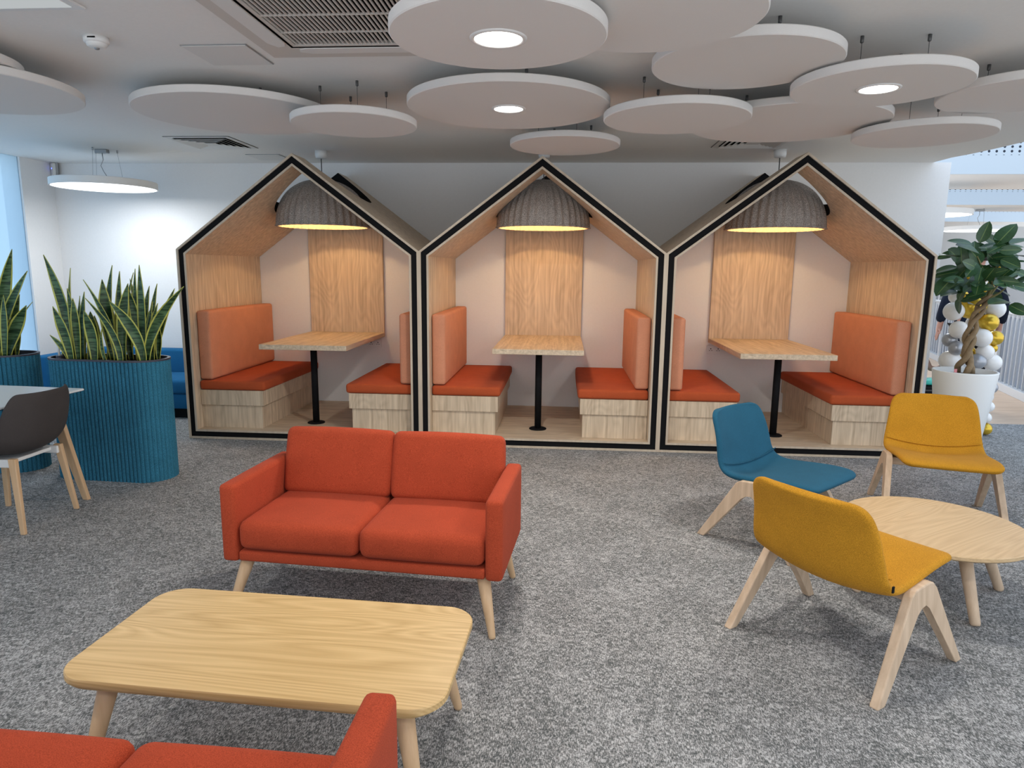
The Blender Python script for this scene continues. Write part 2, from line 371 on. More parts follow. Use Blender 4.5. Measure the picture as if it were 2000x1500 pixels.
PODS = [(-XP, WE, 'by the blue planters', 'leftmost'), (0.0, WM, 'between two others', 'middle'), (XP, WE, 'nearest the fig tree', 'rightmost')]
booth(-XP, WE, 'house-shaped oak booth with black edging, standing next to the tall blue planter')
booth(0.0, WM, 'narrower middle house-shaped oak booth with black edging between the other two')
booth(XP, WE, 'house-shaped oak booth with black edging, standing next to the white potted fig')

def bench(cx, hw, s, label):
    r = empty('booth_bench', label, 'bench', (cx,0,T), 0, 'upholstered benches inside the booths')
    xo = s*(hw-T-0.003); xi = s*(hw-T-0.56); y0, y1 = 0.085, YB-0.01
    def bx(name, x_in, z0, z1, yf, mat, **k):
        a, b = sorted((xo, x_in)); return box(name, (a,yf,z0), (b,y1,z1), mat, r, **k)
    bx('base_box', xi+s*0.022, 0.001, 0.203, y0+0.018, 'oak_z')
    bx('seat_box', xi, 0.203, 0.335, y0, 'oak_z', bevel=0.0015, seg=1)
    a, b = sorted((xo, xi-s*0.022))
    cushion('seat_cushion', (a, y0-0.012, 0.337), (b, y1, 0.418), 'rust_seat', r, 0.022, 0.006)
    a, b = sorted((xo, xo-s*0.112))
    cushion('back_cushion', (a, y0+0.005, 0.424), (b, y1, 1.017), 'peach', r, 0.022, 0.005)
    return r
def booth_table(cx, label, w=0.765):
    r = empty('booth_table', label, 'table', (cx,0,T), 0, 'fixed tables inside the booths')
    box('tabletop', (-w/2,0.115,0.692), (w/2,YB-0.035,0.736), 'oak_y', r, bevel=0.002, seg=1)
    box('back_panel', (-w/2,YB-0.034,0.692), (w/2,YB-0.003,1.93), 'oak_z', r, bevel=0.002, seg=1)
    tube('pole', [(0,0.375,0.004),(0,0.375,0.692)], 0.029, 'black', r, 20)
    lathe('foot_plate', [(0,0.0),(0.076,0.0),(0.076,0.007),(0.07,0.010),(0.03,0.012),(0,0.012)], 'black', r, 32, (0,0.375,0.0))
    return r
def pod_lamp(cx, R, label):
    r = empty('felt_pendant', label, 'pendant lamp', (cx,HOLE_Y-0.01,H), 0, 'felt dome pendants over the booth tables')
    lathe('ceiling_rose', [(0,0),(0.052,0),(0.052,-0.035),(0.047,-0.06),(0.02,-0.066),(0,-0.066)], 'white_metal', r, 28)
    zr = 1.832-H; hh = 0.415
    tube('cord', [(0,0,-0.06),(0.001,0,-0.15),(0,0,zr+hh)], 0.0045, 'dark_metal', r, 8)
    def mod(th, z): return 1+0.024*math.cos(38*th)*min(1, max(0, (zr+hh-z)/0.12))
    outer = [(0.0, zr+hh)]+[(R*math.sin(a)**0.84, zr+0.012+(hh-0.012)*math.cos(a)) for a in [PI/2*k/14 for k in range(1, 15)]]
    outer += [(R*1.022, zr+0.003), (R*1.02, zr), (R*0.985, zr)]
    inner = [(max(0.0, x-0.016), z-0.014) for x, z in outer[::-1][3:-1]]+[(0, zr+hh-0.016)]
    sh = lathe('lamp_shade', outer+inner[:1], 'felt_grey', r, 180, smooth=True, mod=mod)
    lathe('shade_inside', inner, 'felt_glow', sh, 180, smooth=True, mod=mod)  # inner face of the shade, coloured lighter for the lamp glow
    lathe('bulb', [(0,0.045),(0.022,0.04),(0.036,0.015),(0.036,-0.008),(0.022,-0.033),(0,-0.04)], 'lamp_warm', r, 20, (0,0,zr+0.315))
    lathe('lamp_holder', [(0,0.085),(0.024,0.085),(0.024,0.05),(0,0.05)], 'black', r, 16, (0,0,zr+0.30))
    ld = bpy.data.lights.new('lamp_light', 'POINT'); ld.energy = POD_W; ld.color = (1.0, 0.66, 0.33); ld.shadow_soft_size = 0.025
    lo = bpy.data.objects.new('lamp_light', ld); COL.objects.link(lo); lo.parent = r; lo.location = (0,0,zr+0.245)
    return r
for cx, W, who in ((-XP,WE,'L'),(0.0,WM,'M'),(XP,WE,'R')):
    place = {'L':'booth beside the blue planters', 'M':'middle booth', 'R':'booth beside the potted fig'}[who]
    bench(cx, W/2, -1, f'orange upholstered oak bench on the left-hand side of the {place}')
    bench(cx, W/2, 1, f'orange upholstered oak bench on the right-hand side of the {place}')
    booth_table({'L':cx-0.025,'M':-0.015,'R':cx+0.015}[who], f'oak table with tall back panel and black pole inside the {place}')
    pod_lamp(cx-0.005 if who != 'M' else -0.01, 0.405, f'ribbed grey felt dome pendant hanging in the roof of the {place}')
def socket(x, z, label):
    r = empty('wall_socket', label, 'socket', (x,YB,z), 0, 'double wall sockets under the booth tables')
    box('socket_plate', (-0.073,-0.011,-0.043), (0.073,-0.001,0.043), 'white_metal', r, bevel=0.003)
    for s in (-1, 1):
        for dx, dz, w, h in ((0,0.008,0.004,0.006),(-0.011,-0.010,0.005,0.0025),(0.011,-0.010,0.005,0.0025)):
            box('socket_hole', (s*0.036+dx-w,-0.0122,dz-h), (s*0.036+dx+w,-0.0108,dz+h), 'black', r)
        box('rocker_switch', (s*0.012-0.005,-0.0145,0.015), (s*0.012+0.005,-0.0108,0.033), 'white_metal', r)
socket(-1.755, 0.70, 'white double wall socket under the table in the booth beside the blue planters')
socket(1.70, 0.70, 'white double wall socket under the table in the booth beside the potted fig')

# ================================================================== SEATING
def taper_leg(name, a, b, r0, r1, mat, parent, n=16):
    a = Vector(a); b = Vector(b); d = (b-a)
    return tube(name, [a, a+d*0.5, a+d*0.97, b], [r0, (r0*0.52+r1*0.48), r1*1.03, r1*0.88], mat, parent, n)
def sofa(loc, rz, label):
    r = empty('two_seat_sofa', label, 'sofa', loc, rz, 'orange two seat sofas')
    w, d, z0, za = 1.213, 0.556, 0.232, 0.572; ta = 0.072
    # local -y is the front
    for s in (-1, 1):
        a, b = sorted((s*w/2, s*(w/2-ta)))
        cushion('arm', (a,-d/2,z0), (b,d/2,za), 'orange', r, 0.018, 0.003)
    iw = w/2-ta
    box('seat_frame', (-iw,-d/2+0.004,z0+0.004), (iw,d/2,z0+0.05), 'orange', r, bevel=0.012, seg=3, smooth=True)
    # upright back behind the cushions, leaning
    bk = prism('back_frame', [(-iw,0.215,z0+0.05),(iw,0.215,z0+0.05),(iw-.02,0.275,0.62),(-iw+.02,0.275,0.62)], [(-iw,0.278,z0+0.05),(iw,0.278,z0+0.05),(iw-.02,0.325,0.615),(-iw+.02,0.325,0.615)], 'orange', r, bevel=0.014, seg=3, smooth=True)
    for s in (-1, 1):
        a, b = sorted((s*0.003, s*(iw-0.004)))
        cushion('seat_cushion', (a,-d/2-0.004,z0+0.056), (b,0.205,0.415), 'orange', r, 0.036, 0.010)
        c = cushion('back_cushion', (a,-0.045,0.0), (b,0.045,0.315), 'orange', r, 0.030, 0.008)
        c.location = (0,0.165,0.402); c.rotation_euler = (math.radians(-14),0,0)
    for sx in (-1, 1):
        for sy in (-1, 1):
            taper_leg('leg', (sx*0.515, sy*0.215, z0+0.012), (sx*0.572, sy*0.30 if sy < 0 else 0.262, 0.0), 0.030, 0.014, 'beech_z', r)
    return r
sofa((-0.6155,-2.6125,0), -0.074, 'orange two-seat sofa facing the camera, its back to the booths')
sofa((-0.762,-4.416,0), PI-0.02, 'orange two-seat sofa at the bottom edge, facing away behind the rectangular coffee table')

def rounded_poly(w, d, r, n=10):
    pts = []
    for cx, cy, a0 in ((w/2-r,d/2-r,0),(-w/2+r,d/2-r,PI/2),(-w/2+r,-d/2+r,PI),(w/2-r,-d/2+r,3*PI/2)):
        pts += [(cx+r*math.cos(a0+PI/2*k/n), cy+r*math.sin(a0+PI/2*k/n)) for k in range(n+1)]
    return pts
def top_plate(name, pts, z0, z1, mat, parent, under=0.012, side=None):
    """a table top with a bevelled under edge"""
    bm = bmesh.new()
    def ring(k, z): return [bm.verts.new((x*k, y*k, z)) for x, y in pts]
    R = max(abs(p[0]) for p in pts)
    rs = [ring(1-under/R, z0), ring(1, z0+(z1-z0)*0.35), ring(1, z1-0.003), ring(1-0.003/R, z1)]
    n = len(pts)
    for a, b in zip(rs, rs[1:]):
        for k in range(n): bm.faces.new((a[k], a[(k+1)%n], b[(k+1)%n], b[k]))
    bm.faces.new(rs[0][::-1]); bm.faces.new(rs[-1])
    return shade_auto(from_bm(name, bm, mat, parent))
r = empty('coffee_table', 'rectangular oak coffee table with rounded corners between the two orange sofas', 'coffee table', (-0.639,-3.628,0), -0.046)
top_plate('tabletop', rounded_poly(1.104, 0.544, 0.095), 0.330, 0.360, 'table_oak', r)
for sx in (-1, 1):
    for sy in (-1, 1): taper_leg('leg', (sx*0.425, sy*0.185, 0.331), (sx*0.492, sy*0.252, 0), 0.030, 0.014, 'beech_z', r)
r = empty('side_table', 'round pale oak low table in the middle of the lounge chairs', 'table', (1.935,-2.325,0), 0.62)
top_plate('tabletop', [(0.388*math.cos(2*PI*k/72), 0.388*math.sin(2*PI*k/72)) for k in range(72)], 0.300, 0.326, 'round_oak', r)
for wx, wy in ((1.969,-2.658),(2.282,-2.300),(1.588,-2.378),(1.900,-2.010)):
    v = Matrix.Rotation(-0.62, 2) @ Vector((wx-1.935, wy-2.325+4.65))
    taper_leg('leg', (v.x*0.62, v.y*0.62, 0.301), (v.x, v.y, 0), 0.029, 0.020, 'ash_z', r)

def lounge_chair(loc, deg, mat, label, tagged=False):
    """local +x is forward"""
    r = empty('lounge_chair', label, 'chair', loc, math.radians(deg), 'low upholstered lounge chairs around the round table')
    prof = [(0.315,0.372),(0.300,0.388),(0.25,0.397),(0.16,0.395),(0.06,0.385),(-0.04,0.374),(-0.12,0.370),(-0.175,0.382),(-0.207,0.412),(-0.222,0.455),(-0.232,0.51),(-0.246,0.565),(-0.266,0.62),(-0.288,0.662),(-0.301,0.688),(-0.307,0.700)]
    P = [Vector((a, 0, z)) for a, z in prof]
    L = [0]
    for i in range(1, len(P)): L.append(L[-1]+(P[i]-P[i-1]).length)
    tot = L[-1]; NB = 12; TB = L[7]/tot
    def hw(s):
        t = s/tot
        if t < TB: h = 0.262+0.022*(t/TB)
        else: h = 0.284-0.046*((t-TB)/(1-TB))
        for e, rr, dd in ((s, 0.05, 0.045), (tot-s, 0.065, 0.055)):
            if e < rr: h -= dd*(1-math.sqrt(max(0, 1-((rr-e)/rr)**2)))
        return h
    bm = bmesh.new(); rows = []
    for i, p in enumerate(P):
        h = hw(L[i]); t = L[i]/tot; row = []
        for j in range(NB+1):
            q = -1+2*j/NB; e = 1-q*q
            dz = -0.016*e*max(0, 1-abs(t-0.35)/0.4) ; da = -0.035*e*max(0, min(1, (t-TB)/0.2))
            dz += -0.040*e*math.exp(-((t-TB)/0.12)**2)
            row.append(bm.verts.new((p.x+da, q*h, p.z+dz)))
        rows.append(row)
    for a, b in zip(rows, rows[1:]):
        for j in range(NB): bm.faces.new((a[j], a[j+1], b[j+1], b[j]))
    sh = from_bm('seat_shell', bm, mat, r, True)
    m = sh.modifiers.new('solid', 'SOLIDIFY'); m.thickness = 0.034; m.offset = 0.0
    m = sh.modifiers.new('sub', 'SUBSURF'); m.levels = 2; m.render_levels = 2
    # seam where seat meets back
    i = 8; h = hw(L[i])
    sp = []
    for j in range(21):
        q = -1+2*j/20; e = 1-q*q; t = L[i]/tot
        sp.append((P[i].x+0.022-0.035*e*max(0, min(1, (t-TB)/0.2)), q*h*0.97, P[i].z+0.017-0.016*e*max(0,1-abs(t-.35)/.4)-0.040*e*math.exp(-((t-TB)/.12)**2)))
    tube('seam', sp, 0.003, mat, sh, 6)
    # inverted V side frames
    for s in (-1, 1):
        out = [(-0.298,0.0),(-0.252,0.0),(-0.048,0.270),(-0.022,0.295),(0.010,0.300),(0.036,0.282),(0.250,0.0),(0.292,0.0),(0.082,0.345),(0.062,0.368),(0.035,0.374),(-0.062,0.366),(-0.088,0.350)]
        def pt(a, z, b): return (a, s*(0.312-0.030*z/0.37)+b, z)
        prism('leg_frame', [pt(a,z,-0.017) for a, z in out], [pt(a,z,0.017) for a, z in out], 'ash_z', r, bevel=0.005, seg=2)
    box('cross_beam', (-0.040,-0.278,0.300), (0.030,0.278,0.346), 'ash_y', r, bevel=0.004)
    if tagged: box('fabric_tag', (-0.215,-0.2935,0.395), (-0.205,-0.2885,0.418), 'black', sh)
    return r
lounge_chair((1.329,-2.847,0), math.degrees(0.651), 'mustard', 'mustard lounge chair seen from behind, nearest the camera at the round table', True)
lounge_chair((2.51,-1.265,0), -105.3, 'mustard', 'mustard lounge chair facing the camera in front of the white plant pot')
lounge_chair((1.417,-1.722,0), math.degrees(-0.801), 'teal', 'dark teal blue lounge chair in front of the booth table')

# ---------------------------------------------------------------- left side furniture
r = empty('long_sofa', 'long blue upholstered bench sofa against the white wall behind the planters', 'sofa', (-3.95,1.0,0))
box('plinth', (-0.80,-0.24,0.0), (0.85,0.37,0.10), 'black', r)
box('seat_base', (-0.83,-0.30,0.10), (0.85,0.37,0.245), 'blue_sofa', r, bevel=0.012, seg=2, smooth=True)
for a, b in ((-0.70,0.07),(0.076,0.85)): cushion('seat_cushion', (a,-0.31,0.247), (b,0.20,0.385), 'blue_sofa', r, 0.03, 0.006)
box('back', (-0.83,0.20,0.245), (0.85,0.37,0.615), 'blue_sofa', r, bevel=0.025, seg=3, smooth=True)
box('end_arm', (-0.86,-0.50,0.10), (-0.705,0.37,0.615), 'blue_sofa', r, bevel=0.025, seg=3, smooth=True)

r = empty('white_table', 'white topped meeting table with oak legs cut off by the picture edge', 'table', (-3.42,-1.93,0), math.radians(-3.5))
top_plate('tabletop', rounded_poly(1.25, 0.86, 0.012, 3), 0.700, 0.716, 'white_laminate', r)
box('under_frame', (-0.50,-0.30,0.66), (0.46,0.30,0.699), 'black', r)
for sx in (-1, 1):
    for sy in (-1, 1):
        a = [(sx*0.50,sy*0.32),(sx*0.42,sy*0.32),(sx*0.42,sy*0.355),(sx*0.50,sy*0.355)]
        b = [(sx*0.605,sy*0.392),(sx*0.565,sy*0.392),(sx*0.565,sy*0.418),(sx*0.605,sy*0.418)]
        prism('leg', [(x,y,0.66) for x,y in a], [(x,y,0) for x,y in b], 'beech_z', r, bevel=0.004)
def shell_chair(loc, rz, label):
    """local +x forward"""
    r = empty('shell_chair', label, 'chair', loc, rz)
    prof = [(0.24,0.415),(0.20,0.440),(0.10,0.440),(0.0,0.428),(-0.12,0.425),(-0.205,0.448),(-0.250,0.505),(-0.278,0.58),(-0.296,0.66),(-0.308,0.73),(-0.314,0.785)]
    NB = 14; bm = bmesh.new(); rows = []
    for i, (a, z) in enumerate(prof):
        t = i/(len(prof)-1)
        h = 0.240+0.012*math.sin(PI*t)-(0.05 if i in (0,) else 0.0)-(0.050 if i == len(prof)-1 else 0.015 if i == len(prof)-2 else 0)
        row = []
        for j in range(NB+1):
            q = -1+2*j/NB
            wrap = abs(q)**2.6
            zz = z+wrap*(0.050*math.exp(-((t-0.25)/0.2)**2)+0.105*math.exp(-((t-0.5)/0.10)**2))
            aa = a+wrap*0.105*max(0, min(1, (t-0.42)/0.2))*(1-0.25*max(0, t-0.8)/0.2)
            row.append(bm.verts.new((aa, q*h, zz)))
        rows.append(row)
    for a, b in zip(rows, rows[1:]):
        for j in range(NB): bm.faces.new((a[j], a[j+1], b[j+1], b[j]))
    sh = from_bm('seat_shell', bm, 'charcoal', r, True)
    m = sh.modifiers.new('solid', 'SOLIDIFY'); m.thickness = 0.022; m.offset = 0
    m = sh.modifiers.new('sub', 'SUBSURF'); m.levels = 2; m.render_levels = 2
    for s in (-1, 1):
        box('seat_bracket', (-0.185,s*0.155-0.012,0.366), (0.185,s*0.155+0.012,0.412), 'white_metal', r, bevel=0.006)
    box('seat_plate', (-0.150,-0.143,0.385), (0.150,0.143,0.405), 'white_metal', r, bevel=0.004)
    for sx in (-1, 1):
        for sy in (-1, 1):
            a = [(sx*0.175-0.022,sy*0.168-0.013),(sx*0.175+0.022,sy*0.168-0.013),(sx*0.175+0.022,sy*0.168+0.013),(sx*0.175-0.022,sy*0.168+0.013)]
            b = [(sx*0.222-0.014,sy*0.206-0.010),(sx*0.222+0.014,sy*0.206-0.010),(sx*0.222+0.014,sy*0.206+0.010),(sx*0.222-0.014,sy*0.206+0.010)]
            prism('leg', [(x,y,0.42) for x,y in a], [(x,y,0) for x,y in b], 'beech_z', r, bevel=0.004)
    return r
shell_chair((-2.98,-1.93,0), PI, 'charcoal shell chair with oak legs pulled up to the white table')
# ================================================================== PLANTERS AND PLANTS
BALLOONS=[(3.701, 0.95, 1.137, 0.088, 'w'),(3.874, 1.0, 1.183, 0.121, 'g'),(4.071, 0.97, 1.16, 0.088, 'w'),(3.997, 0.91, 1.044, 0.083, 'g'),(3.731, 0.89, 0.976, 0.083, 'w'),(4.104, 0.97, 0.901, 0.07, 'g'),(3.929, 0.87, 0.908, 0.087, 'w'),(3.706, 0.97, 0.875, 0.065, 's'),(3.738, 0.9, 0.809, 0.069, 's'),(3.994, 0.9, 0.777, 0.074, 'w'),(4.113, 1.01, 0.803, 0.047, 'g'),(3.717, 0.95, 0.69, 0.094, 'w'),(3.928, 0.89, 0.693, 0.074, 's'),(4.085, 0.93, 0.681, 0.079, 'w'),(4.147, 0.99, 0.541, 0.047, 's'),(4.131, 0.98, 0.442, 0.057, 's'),(4.075, 0.93, 0.364, 0.056, 'w'),(4.13, 0.98, 0.264, 0.052, 'w'),(4.098, 0.95, 0.163, 0.052, 'w'),(4.111, 0.95, 0.057, 0.057, 'g'),(3.731, 1.0, 1.264, 0.06, 'w'),(3.799, 1.03, 1.282, 0.051, 'g'),(3.956, 1.04, 1.023, 0.084, 'w'),(3.923, 1.05, 0.89, 0.08, 'w'),(3.927, 1.05, 0.748, 0.076, 'g'),]
LEAVES1=[(-3.269, -0.98, 0.835, -3.42, -0.955, 1.539, 0.067),(-3.274, -0.95, 0.831, -3.266, -0.91, 1.451, 0.047),(-3.174, -1.11, 0.856, -3.236, -1.15, 1.196, 0.062),(-3.32, -0.93, 0.857, -3.416, -0.88, 1.184, 0.041),(-3.214, -1.08, 0.866, -3.314, -1.105, 0.997, 0.034),(-3.2, -1.03, 0.842, -3.213, -1.03, 1.313, 0.057),(-3.144, -1.08, 0.85, -3.122, -1.105, 1.25, 0.048),(-3.239, -0.93, 0.835, -3.239, -0.88, 1.256, 0.053),(-3.189, -0.98, 0.839, -3.147, -0.955, 1.289, 0.046),(-3.229, -0.91, 0.832, -3.235, -0.85, 1.15, 0.041),(-3.023, -1.09, 0.859, -3.04, -1.12, 1.169, 0.068),(-3.101, -0.95, 0.84, -3.148, -0.91, 1.149, 0.064),(-2.914, -1.01, 0.846, -3.114, -1.0, 1.372, 0.063),(-2.807, -1.13, 0.863, -2.979, -1.18, 1.255, 0.061),(-2.965, -0.97, 0.845, -3.017, -0.94, 1.375, 0.072),(-3.025, -0.91, 0.842, -2.998, -0.85, 1.473, 0.05),(-2.957, -0.93, 0.84, -2.927, -0.88, 1.432, 0.044),(-2.94, -0.91, 0.838, -2.845, -0.85, 1.424, 0.032),(-2.872, -1.0, 0.848, -2.801, -0.985, 1.35, 0.063),(-2.644, -1.13, 0.866, -2.815, -1.18, 1.241, 0.069),(-2.947, -1.08, 0.865, -2.934, -1.105, 1.054, 0.034),(-3.104, -0.93, 0.837, -3.143, -0.88, 1.118, 0.047),(-3.03, -0.93, 0.842, -3.006, -0.88, 1.207, 0.041),(-2.69, -1.06, 0.851, -2.653, -1.075, 1.476, 0.056),(-2.811, -0.93, 0.843, -2.811, -0.88, 1.45, 0.035),(-2.765, -0.98, 0.851, -2.824, -0.955, 1.315, 0.052),(-2.823, -0.9, 0.851, -2.883, -0.835, 1.38, 0.029),(-2.756, -0.93, 0.838, -2.716, -0.88, 1.332, 0.038),(-2.72, -0.93, 0.842, -2.658, -0.88, 1.349, 0.032),(-2.686, -1.01, 0.853, -2.625, -1.0, 1.23, 0.046),(-2.664, -0.97, 0.851, -2.679, -0.94, 1.181, 0.063),(-2.677, -0.93, 0.852, -2.532, -0.88, 1.317, 0.041),(-2.628, -1.11, 0.859, -2.306, -1.15, 1.338, 0.053),(-2.652, -0.95, 0.855, -2.648, -0.91, 1.053, 0.035),(-2.644, -1.03, 0.854, -2.572, -1.03, 1.221, 0.051),(-2.859, -0.93, 0.842, -2.886, -0.88, 1.186, 0.046),(-2.884, -0.91, 0.845, -2.896, -0.85, 1.091, 0.041),(-3.14, -0.98, 0.843, -3.115, -0.955, 1.095, 0.046),(-3.39, -0.91, 0.835, -3.372, -0.85, 1.024, 0.035),]
LEAVES2=[(-3.843, -0.92, 0.846, -3.674, -0.92, 1.575, 0.065),(-3.833, -0.97, 0.853, -3.538, -0.97, 1.428, 0.059),(-3.902, -0.84, 0.835, -3.739, -0.84, 1.323, 0.028),(-3.841, -0.87, 0.84, -3.791, -0.87, 1.296, 0.055),(-3.826, -0.84, 0.837, -3.723, -0.84, 1.258, 0.039),(-3.861, -0.82, 0.834, -3.649, -0.82, 1.205, 0.028),(-3.765, -0.97, 0.854, -3.572, -0.97, 1.187, 0.07),(-3.771, -0.87, 0.847, -3.729, -0.87, 1.05, 0.027),(-3.873, -0.9, 0.838, -3.812, -0.9, 1.281, 0.065),(-3.755, -1.0, 0.858, -3.711, -1.0, 1.259, 0.053),(-3.838, -0.86, 0.839, -3.826, -0.86, 1.22, 0.06),(-3.924, -0.92, 0.845, -3.821, -0.92, 1.475, 0.065),(-4.007, -0.88, 0.838, -3.965, -0.88, 1.516, 0.066),(-3.98, -0.96, 0.849, -3.889, -0.96, 1.371, 0.065),(-3.874, -1.0, 0.855, -3.799, -1.0, 1.269, 0.064),]
FICUS=[(3.588, 0.486, 1.729, 3.628, 0.473, 1.865, 0.112),(3.752, 0.533, 1.716, 3.855, 0.53, 1.859, 0.096),(3.886, 0.625, 1.737, 3.763, 0.536, 1.771, 0.069),(3.486, 0.405, 1.709, 3.347, 0.439, 1.739, 0.039),(3.598, 0.493, 1.641, 3.426, 0.431, 1.709, 0.062),(3.872, 0.758, 1.741, 3.785, 0.734, 1.786, 0.082),(3.719, 0.701, 1.67, 3.837, 0.677, 1.721, 0.052),(3.739, 0.63, 1.668, 3.962, 0.554, 1.768, 0.035),(3.868, 0.629, 1.68, 4.023, 0.667, 1.722, 0.063),(3.804, 0.588, 1.69, 3.854, 0.607, 1.775, 0.068),(3.522, 0.642, 1.598, 3.417, 0.552, 1.658, 0.087),(3.577, 0.673, 1.519, 3.549, 0.668, 1.682, 0.07),(3.437, 0.508, 1.607, 3.276, 0.413, 1.628, 0.028),(3.582, 0.712, 1.513, 3.706, 0.687, 1.578, 0.065),(3.62, 0.659, 1.599, 3.601, 0.699, 1.674, 0.087),(3.651, 0.657, 1.611, 3.676, 0.704, 1.721, 0.07),(3.465, 0.542, 1.529, 3.33, 0.57, 1.499, 0.034),(3.49, 0.56, 1.49, 3.354, 0.61, 1.465, 0.075),(3.566, 0.716, 1.478, 3.361, 0.632, 1.384, 0.053),(3.402, 0.449, 1.45, 3.261, 0.384, 1.339, 0.039),(3.691, 0.748, 1.427, 3.55, 0.717, 1.373, 0.077),(3.575, 0.626, 1.45, 3.627, 0.574, 1.508, 0.064),(3.734, 0.583, 1.571, 3.86, 0.544, 1.55, 0.046),(3.681, 0.526, 1.643, 3.747, 0.52, 1.687, 0.062),(3.801, 0.61, 1.6, 3.919, 0.655, 1.625, 0.034),(3.902, 0.646, 1.624, 4.068, 0.694, 1.638, 0.026),(3.982, 0.708, 1.603, 4.046, 0.767, 1.645, 0.076),(3.918, 0.642, 1.568, 4.006, 0.568, 1.579, 0.023),(3.987, 0.71, 1.523, 4.086, 0.764, 1.454, 0.076),(4.039, 0.726, 1.501, 4.115, 0.717, 1.473, 0.059),(3.762, 0.657, 1.475, 3.767, 0.591, 1.39, 0.093),(3.756, 0.699, 1.451, 3.817, 0.691, 1.51, 0.082),(3.77, 0.503, 1.426, 3.856, 0.413, 1.412, 0.085),(3.873, 0.707, 1.36, 4.027, 0.766, 1.307, 0.053),(3.711, 0.432, 1.387, 3.838, 0.46, 1.405, 0.056),(3.607, 0.548, 1.372, 3.683, 0.472, 1.369, 0.086),(3.709, 0.506, 1.324, 3.606, 0.529, 1.293, 0.063),(3.855, 0.714, 1.307, 3.86, 0.621, 1.27, 0.065),(3.555, 0.621, 1.318, 3.388, 0.528, 1.319, 0.041),(3.584, 0.659, 1.247, 3.655, 0.612, 1.273, 0.053),(3.621, 0.717, 1.251, 3.64, 0.774, 1.165, 0.053),(3.616, 0.582, 1.222, 3.741, 0.642, 1.209, 0.035),(3.878, 0.511, 1.252, 3.713, 0.424, 1.243, 0.046),(3.969, 0.616, 1.214, 4.031, 0.521, 1.163, 0.087),(3.89, 0.471, 1.383, 3.951, 0.436, 1.368, 0.068),(3.976, 0.62, 1.392, 4.006, 0.545, 1.428, 0.046),(3.798, 0.415, 1.378, 3.882, 0.454, 1.367, 0.05),(3.534, 0.513, 1.361, 3.528, 0.566, 1.291, 0.057),(3.747, 0.723, 1.404, 3.663, 0.683, 1.358, 0.077),(3.67, 0.566, 1.565, 3.586, 0.549, 1.642, 0.074),(3.779, 0.632, 1.532, 3.703, 0.627, 1.497, 0.069),(3.848, 0.601, 1.533, 3.774, 0.601, 1.6, 0.075),(3.893, 0.739, 1.568, 3.938, 0.72, 1.476, 0.07),(3.559, 0.555, 1.53, 3.51, 0.57, 1.461, 0.063),(3.574, 0.486, 1.53, 3.477, 0.434, 1.562, 0.073),(3.806, 0.752, 1.614, 3.742, 0.735, 1.694, 0.065),(3.859, 0.597, 1.601, 3.866, 0.499, 1.544, 0.063),(3.838, 0.549, 1.454, 3.891, 0.542, 1.511, 0.063),(3.458, 0.407, 1.418, 3.381, 0.406, 1.423, 0.045),(3.652, 0.628, 1.462, 3.544, 0.537, 1.394, 0.058),]
def stadium(L, D, n):
    """outline of a capsule, n points evenly spaced along it"""
    R = D/2; S = L-D; per = 2*S+2*PI*R; pts = []
    for k in range(n):
        s = per*k/n
        if s < S: pts.append((-S/2+s, -R))
        elif s < S+PI*R: a = -PI/2+(s-S)/R; pts.append((S/2+R*math.cos(a), R*math.sin(a)))
        elif s < 2*S+PI*R: pts.append((S/2-(s-S-PI*R), R))
        else: a = PI/2+(s-2*S-PI*R)/R; pts.append((-S/2+R*math.cos(a), R*math.sin(a)))
    return pts
def planter(loc, rz, L, D, Hh, label):
    r = empty('tall_planter', label, 'planter', loc, rz, 'ribbed blue felt planters')
    ribs = 72; N = ribs*6; base = stadium(L, D, N); ins = stadium(L-0.020, D-0.020, N)
    def ring(bm, z, k=0.0):
        v = []
        for i in range(N):
            ph = i % 6; g = (0.0, 0.55, 1.0, 1.0, 0.55, 0.0)[ph] if False else (0.0 if ph == 0 else 0.75 if ph in (1,5) else 1.0)
            x = ins[i][0]+(base[i][0]-ins[i][0])*g; y = ins[i][1]+(base[i][1]-ins[i][1])*g
            v.append(bm.verts.new((x, y, z)))
        return v
    bm = bmesh.new(); a = ring(bm, 0.0); b = ring(bm, Hh)
    for k in range(N): bm.faces.new((a[k], a[(k+1)%N], b[(k+1)%N], b[k]))
    bm.faces.new(a[::-1])
    from_bm('felt_cladding', bm, 'felt_blue', r)
    n = 96; o = stadium(L+0.004, D+0.004, n); i_ = stadium(L-0.034, D-0.034, n)
    bm = bmesh.new()
    R4 = [[bm.verts.new((x, y, z)) for x, y in q] for q, z in ((o,Hh-0.002),(o,Hh+0.010),(i_,Hh+0.010),(i_,Hh-0.05))]
    for p, q in zip(R4, R4[1:]):
        for k in range(n): bm.faces.new((p[k], p[(k+1)%n], q[(k+1)%n], q[k]))
    shade_auto(from_bm('rim', bm, 'rim_dark', r))
    s = stadium(L-0.036, D-0.036, n)
    bm = bmesh.new(); c = bm.verts.new((0,0,Hh-0.018)); e = [bm.verts.new((x, y, Hh-0.030)) for x, y in s]
    for k in range(n): bm.faces.new((c, e[k], e[(k+1)%n]))
    from_bm('soil', bm, 'soil', r)
    return r
planter((-2.945,-1.035,0), math.radians(-3), 0.84, 0.335, 0.835, 'tall ribbed blue felt planter full of snake plants beside the booth')
planter((-4.00,-0.93,0), math.radians(-3), 0.84, 0.335, 0.835, 'tall ribbed blue felt planter cut off by the picture edge')
